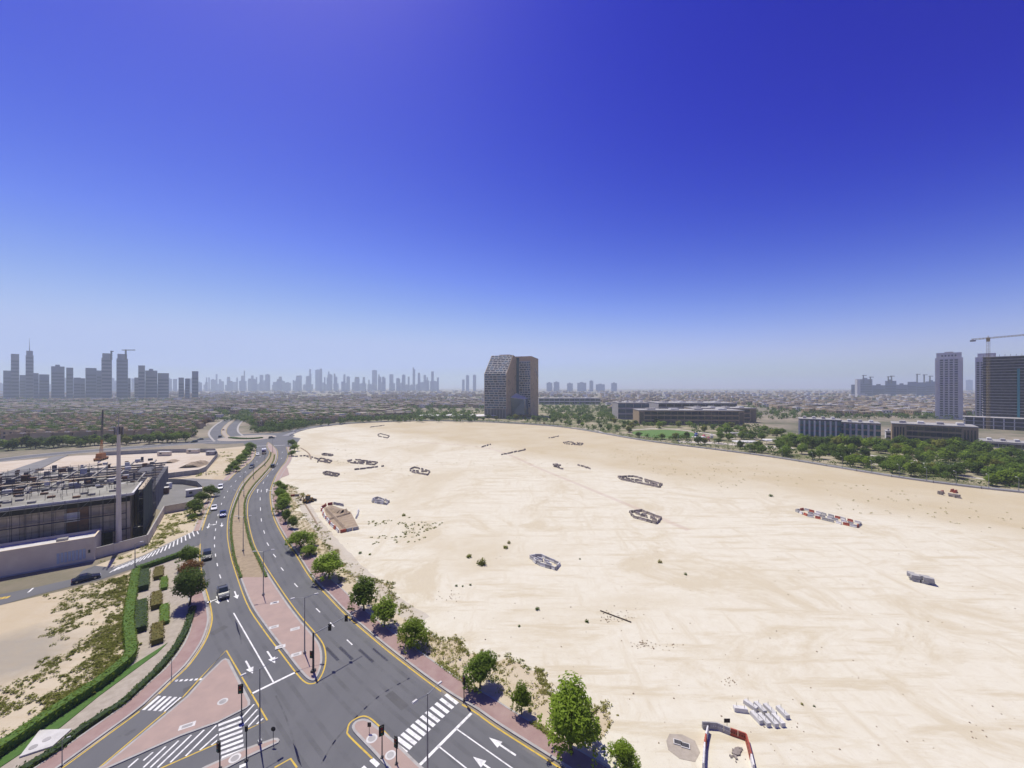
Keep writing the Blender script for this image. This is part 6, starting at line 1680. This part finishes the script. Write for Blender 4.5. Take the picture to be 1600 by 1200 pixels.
# ================================================================== trees of the park and the estates
SP = []                                       # (x, y, scale, kind, label, group)
rgp = random.Random(99)
PARK = GP([(560, 658), (640, 655.5), (700, 655.5), (780, 657.5), (880, 664), (1000, 684), (1100, 697), (1200, 710), (1300, 725), (1400, 741), (1500, 754), (1640, 770), (1640, 716), (1540, 704), (1400, 700), (1310, 692), (1240, 684), (1180, 668), (1080, 666), (966, 661), (966, 636), (848, 634), (848, 652), (752, 653), (740, 645), (640, 644), (560, 648)])
def blocked(x, y):
    px = x * FPX / y + 800; py = HOR + CAMH * FPX / y
    if 655 < px < 790 and 647 < py < 655.5: return True
    if 985 < px < 1085 and 670 < py < 683: return True
    if 1078 < px < 1125 and 680 < py < 693: return True
    if 1125 < px < 1215 and 689 < py < 700: return True
    return False
def park_label(x, y):
    px = zone(y, x)
    a = 'left of the car park canopies' if px < 660 else 'before the car park canopies' if px < 770 else 'before the tower' if px < 860 else 'right of the tower' if px < 980 else 'around the park lawn' if px < 1085 else 'around the playground' if px < 1200 else 'before the fin office' if px < 1330 else 'before the brown office' if px < 1450 else 'below the towers at right'
    return a
tries = 0
while len(SP) < 215 and tries < 20000:
    tries += 1
    px = rgp.uniform(560, 1640); Yr = 162 / (1 - .72 * rgp.random()); q = Vector(((px - 800) * Yr / FPX, Yr, 0))
    if not inpoly(q.x, q.y, PARK) or blocked(q.x, q.y): continue
    md = 5.5 if q.y < 330 else 7.5
    if any((q.x - s[0]) ** 2 + (q.y - s[1]) ** 2 < md * md for s in SP): continue
    SP.append((q.x, q.y, rgp.uniform(.7, 1.25)))
for x, y, s in SP:
    k = rgp.randrange(6); d = zone(y, x)
    tree('far%d' % k, (x, y, 0), (s, s, s * rgp.uniform(.8, 1.05)), '%s %s tree in the park %s' % ('tall' if s > .95 else 'low' if s < .72 else 'middling', ('green', 'dark green', 'fresh green', 'olive', 'broad green', 'small dark')[k], park_label(x, y)), 'tree', 'park trees', name='park_tree')
# belt in front of the estate
EST = []
for i in range(46):
    t = i / 45; px = -30 + 320 * t; py = 707 - 14 * t + rgp.uniform(-4, 1.5)
    q = G(px, py - 2.5)
    EST.append((q.x, q.y))
for x, y in EST:
    k = rgp.randrange(6); s = rgp.uniform(.9, 1.35); tree('far%d' % k, (x, y, 0), s, '%s tree of the estate front belt, %s' % (('green', 'dark green', 'fresh green', 'olive', 'broad green', 'small dark')[k], where(x, y)[0]), 'tree', 'trees before the estate', name='estate_tree')
for i in range(34):
    px = 1236 + i * 9.0 + rgp.uniform(-3, 3); q = G(px, 692 + (px - 1236) * .042 + rgp.uniform(2, 7)); k = rgp.randrange(6); s = rgp.uniform(1.05, 1.5)
    tree('far%d' % k, (q.x, q.y, 0), s, '%s tree close before the offices at right' % ('green', 'dark green', 'fresh green', 'olive', 'broad green', 'small dark')[k], 'tree', 'trees before the offices', name='park_tree')
# all further trees: one mass of leaf clumps
far = MB(); rgf = random.Random(41)
def clump(x, y, w, h, n=16, size=.9):
    leaf_cloud(far, [((x, y, h * .55), (w * .5, w * .5, h * .42)), ((x + rgf.gauss(0, w * .2), y, h * .7), (w * .35, w * .35, h * .3))], n, size, rgf, fill=.4)
LOTP = [EAST[0]] + EAST + FARP + [Vector((400, 20, 0))]
def onlot(x, y): return inpoly(x, y, LOTP) or (y < 330 and x < -190)
for x, y in TREE_SPOTS:
    if free(x, y): clump(x, y, rgf.uniform(6, 10), rgf.uniform(6, 10.5), 130, .75)
for i in range(9000):                          # understorey and second rank of the park
    px = rgf.uniform(560, 1640); Yr = rgf.uniform(160, 860); q = Vector(((px - 800) * Yr / FPX, Yr, 0))
    if inpoly(q.x, q.y, PARK) and not blocked(q.x, q.y): clump(q.x, q.y, rgf.uniform(4, 8), rgf.uniform(2.5, 6.5), 60 if q.y < 330 else 34, .5 if q.y < 330 else .9) if mn.noise(Vector((q.x * .045, q.y * .045, 6))) > -.02 else None
for i in range(len(FP) - 1):                  # hedge-like shrubs behind the far footpath
    q = offset(FP, -8.5)[i]
    if q.x > -60: clump(q.x + rgf.gauss(0, .8), q.y + rgf.gauss(0, .8), 4.5, rgf.uniform(2.0, 3.2), 40, .36)
for i in range(1500):
    q = G(rgf.uniform(-40, 700), rgf.uniform(624, 690))
    if free(q.x, q.y) and q.y > 300 and not inpoly(q.x, q.y, PARK) and not onlot(q.x, q.y): clump(q.x, q.y, rgf.uniform(6, 10), rgf.uniform(6, 10.5), 130, .75)
for i in range(800):                          # strip beyond the east road
    px = rgf.uniform(400, 700); e = [(400, 682), (450, 675), (475, 669.5), (510, 664), (560, 659.8), (640, 656.8), (700, 656.8)]; j = max(k for k in range(6) if e[k][0] <= px); py = e[j][1] + (e[j + 1][1] - e[j][1]) * (px - e[j][0]) / (e[j + 1][0] - e[j][0]) - rgf.uniform(2.2, 9); q = G(px, py)
    if free(q.x, q.y, -8): clump(q.x, q.y, rgf.uniform(4, 6.5), rgf.uniform(3, 5.5), 44, .55)
for i in range(3500):
    Y = 480 / (1 - rgf.random() * .85); px = rgf.uniform(-60, 1660)
    if Y > 3000: continue
    X = (px - 800) * Y / FPX
    if 950 < px < 1600 and Y < 520: continue
    if 745 < px < 860 and Y < 640: continue
    clump(X, Y, rgf.uniform(6, 12), rgf.uniform(5, 8.5), 36, 1.3)
far_o = far.build('distant_trees', M['leaf_dark']); far_o['kind'] = 'stuff'; far_o['label'] = 'mass of further trees among the houses and in the park'
for i, (px, py, s) in enumerate(((296, 672, 1.15), (310, 669, 1.25), (318, 666, 1.1), (325, 664, 1.2))):
    q = G(px, py); tree('rust', (q.x, q.y, 0), s * 1.5, '%s of the rust coloured trees beside the estate road' % ('leftmost', 'second', 'third', 'rightmost')[i], 'tree', 'rust trees by the estate road', name='estate_tree')
for i, (px, py, s) in enumerate(((1400, 719, .9), (850, 664, .7))):
    q = G(px, py); tree('rust', (q.x, q.y, 0), s, ('rust coloured shrub tree before the brown office', 'small rust coloured shrub tree below the tower')[i], 'tree', name='park_tree')
# ================================================================== skyline
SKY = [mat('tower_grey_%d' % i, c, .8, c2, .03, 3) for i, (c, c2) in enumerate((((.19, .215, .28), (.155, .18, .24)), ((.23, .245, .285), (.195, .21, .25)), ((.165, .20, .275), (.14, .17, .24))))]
PALE = mat('haze_tinted_far_tower', (.30, .36, .46), .8, (.25, .30, .40), .03, 3)  # distant towers: some of the haze is put into this paler, bluer colour
BAND = mat('tower_window_band', (.095, .11, .14), .4)
rgy = random.Random(8)
def skyscraper(x0, x1, top, D, label, spire=None, crown=False, depth=None, m=None, name='skyscraper'):
    xm = (x0 + x1) / 2; th = math.atan2(xm - 800, FPX); w = (x1 - x0) * D / FPX * math.cos(th); c = (xm - 800) * D / FPX; h = topz(top, D)
    o = thing(name, label, 'tower', (c, D, 0), -th)
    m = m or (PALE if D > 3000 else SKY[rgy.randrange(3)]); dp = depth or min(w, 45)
    k = MB()
    if crown:
        cz = min(16, h * .14); k.box(-w / 2, w / 2, 0, dp, 0, h - cz); k.build('shaft', m, o); k = MB(); k.box(-w * .42, w * .42, 2, dp - 2, h - cz + .01, h); k.build('crown', SKY[1], o)
    else:
        k.box(-w / 2, w / 2, 0, dp, 0, h); k.build('shaft', m, o)
        if w > 30: q = MB(); q.box(-w * .2, w * .15, 4, dp * .6, h + .01, h + 6); q.build('plant_room', m, o)
    nb = max(2, int(h / 14)); bme = MB().box(-w * .46, w * .46, -.5, -.02, 0, 5.5).mesh('window_band', BAND)
    if D < 3000 and h > 25:
        for i in range(nb):
            z = 8 + i * (h - 24) / nb
            if z > 0: link('window_band', bme, o, (0, 0, z))
    if spire: q = MB(); q.tube((0, dp / 2, h), (0, dp / 2, topz(spire, D)), w * .06, w * .015, 5); q.build('spire', m, o)
    return o
LS = [(5, 17.5, 579, 0, 0), (17, 30, 553, 0, 0), (40, 52.5, 548, 528, 1), (30.5, 40, 586, 0, 0), (52.5, 60.5, 583, 0, 0), (61, 77, 585, 0, 0), (80, 101, 572.5, 0, 0), (103.5, 114.5, 574.5, 0, 0), (115, 126, 590, 0, 0), (126, 133, 591, 0, 0), (133.5, 151, 575, 0, 0), (151, 159, 579, 0, 0), (158.5, 175, 552, 0, 1), (182, 200, 553, 0, 1), (200, 204, 591, 0, 0), (210, 226, 590, 0, 0), (216, 226.5, 571, 0, 0), (227, 246, 579, 0, 0), (246.5, 264, 583, 0, 0), (279, 287.5, 590, 0, 0), (289, 296.5, 591.5, 0, 0), (300, 310, 580, 0, 0)]
for i, (a, b, t, sp, cr_) in enumerate(LS):
    skyscraper(a, b, t, 1300 + 30 * (i % 4), '%s tower from the left in the hazy skyline at left' % ORD[i], sp or None, bool(cr_))
def sky_crane(px, top, base, D, half, label):
    x = (px - 800) * D / FPX; o = thing('skyline_crane', label, 'crane', (x, D, 0)); z1, z0 = topz(top, D), topz(base, D)
    k = MB(); k.box(-1.6, 1.6, -1.6, 1.6, max(0, z0 - 5), z1); k.build('mast', M['dark_steel'], o); k = MB(); k.box(-half * .4, half, -1.3, 1.3, z1 - 3.4, z1 - .8); k.build('jib', M['dark_steel'], o)
sky_crane(196.5, 546, 560, 1299, 31, 'crane on top of the taller right twin tower in the left skyline'); sky_crane(174, 548, 560, 1299, 6, 'upright crane on the left twin tower in the left skyline')
n = 0
for i in range(74):
    px = 318 + i * 5.0 + rgy.uniform(-6, 6)
    if px > 690: break
    e = 596 - 12 * math.exp(-((px - 492) / 22) ** 2) - 7 * math.exp(-((px - 590) / 18) ** 2) - 5 * math.exp(-((px - 640) / 14) ** 2) - 3
    t = e + rgy.uniform(-9, 5) - (6 if rgy.random() < .12 else 0); w = rgy.choice((2.2, 3, 4, 5.5, 8))
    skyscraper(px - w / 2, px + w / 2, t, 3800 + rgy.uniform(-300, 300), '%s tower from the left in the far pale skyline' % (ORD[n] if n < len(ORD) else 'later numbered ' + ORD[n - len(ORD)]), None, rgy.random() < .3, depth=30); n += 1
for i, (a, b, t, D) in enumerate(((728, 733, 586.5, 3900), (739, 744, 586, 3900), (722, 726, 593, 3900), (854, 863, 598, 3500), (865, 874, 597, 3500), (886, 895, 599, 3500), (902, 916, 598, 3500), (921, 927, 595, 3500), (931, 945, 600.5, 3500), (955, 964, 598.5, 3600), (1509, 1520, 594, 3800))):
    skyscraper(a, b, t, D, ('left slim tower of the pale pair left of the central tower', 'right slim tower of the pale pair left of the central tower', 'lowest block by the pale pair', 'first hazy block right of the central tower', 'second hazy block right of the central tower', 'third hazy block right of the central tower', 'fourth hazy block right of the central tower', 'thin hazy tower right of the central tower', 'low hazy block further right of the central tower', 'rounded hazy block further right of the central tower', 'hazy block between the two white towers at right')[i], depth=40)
for i, (a, b, t) in enumerate(((1330, 1341, 601), (1341, 1363, 592.5), (1363, 1383, 602), (1383, 1400.5, 595), (1400, 1418, 601), (1418, 1432, 596.5), (1432, 1447, 597.5), (1446, 1464, 596))):
    skyscraper(a, b, t, 1750 + 40 * (i % 3), '%s brownish block from the left in the skyline left of the white tower' % ORD[i], depth=40)
for px, t, lab in ((1349, 586, 'first'), (1360, 588.5, 'second'), (1388, 588, 'third'), (1393, 587, 'fourth'), (1433, 584, 'fifth'), (1444, 585, 'sixth'), (1453, 587, 'seventh')):
    sky_crane(px, t, 597, 1745, 14, '%s thin crane from the left over the brownish blocks' % lab)
k = thing('stair_core', 'bright white slab edge on the tallest brownish block', 'building', ((1342 - 800) * 1700 / FPX, 1700, 0)); mb = MB(); mb.box(-7, 7, 0, 12, 0, topz(592.5, 1700)); mb.build('wall', M['concrete_light'], k); mb = MB(); mb.box(-14, 22, -6, -.01, 0, 14); mb.build('annex', M['concrete_light'], k)

for i in range(34):
    px = 2 + i * 9.4 + rgy.uniform(-3, 3); w = rgy.uniform(5, 11)
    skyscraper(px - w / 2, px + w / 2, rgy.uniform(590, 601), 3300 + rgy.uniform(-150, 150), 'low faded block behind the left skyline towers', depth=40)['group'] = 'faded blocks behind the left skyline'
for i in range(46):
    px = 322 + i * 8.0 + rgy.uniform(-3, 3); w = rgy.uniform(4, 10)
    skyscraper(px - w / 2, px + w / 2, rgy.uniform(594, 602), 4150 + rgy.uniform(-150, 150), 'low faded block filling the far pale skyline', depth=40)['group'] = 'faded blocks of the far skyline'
# number the look-alikes that still share a label
same = {}
for o in bpy.data.objects:
    if o.get('group') and o.get('label'): same.setdefault(o['label'], []).append(o)
for lab, objs in same.items():
    if len(objs) > 1: number(objs)

# ================================================================== haze
mb = MB(); mb.box(-10400, 10400, -900, 10400, -1.0, 232.0)
hm = bpy.data.materials.new('desert_haze'); hm.use_nodes = True
hn = hm.node_tree
for n in list(hn.nodes):
    if n.type != 'OUTPUT_MATERIAL': hn.nodes.remove(n)
pv = hn.nodes.new('ShaderNodeVolumePrincipled')
pv.inputs['Color'].default_value = (0.78, 0.91, 1.0, 1)
pv.inputs['Density'].default_value = 0.00018
pv.inputs['Anisotropy'].default_value = 0.3
hn.links.new(pv.outputs[0], hn.nodes['Material Output'].inputs['Volume'])
hz = mb.build('haze', hm); hz['kind'] = 'stuff'; hz['label'] = 'pale blue desert haze over the city'
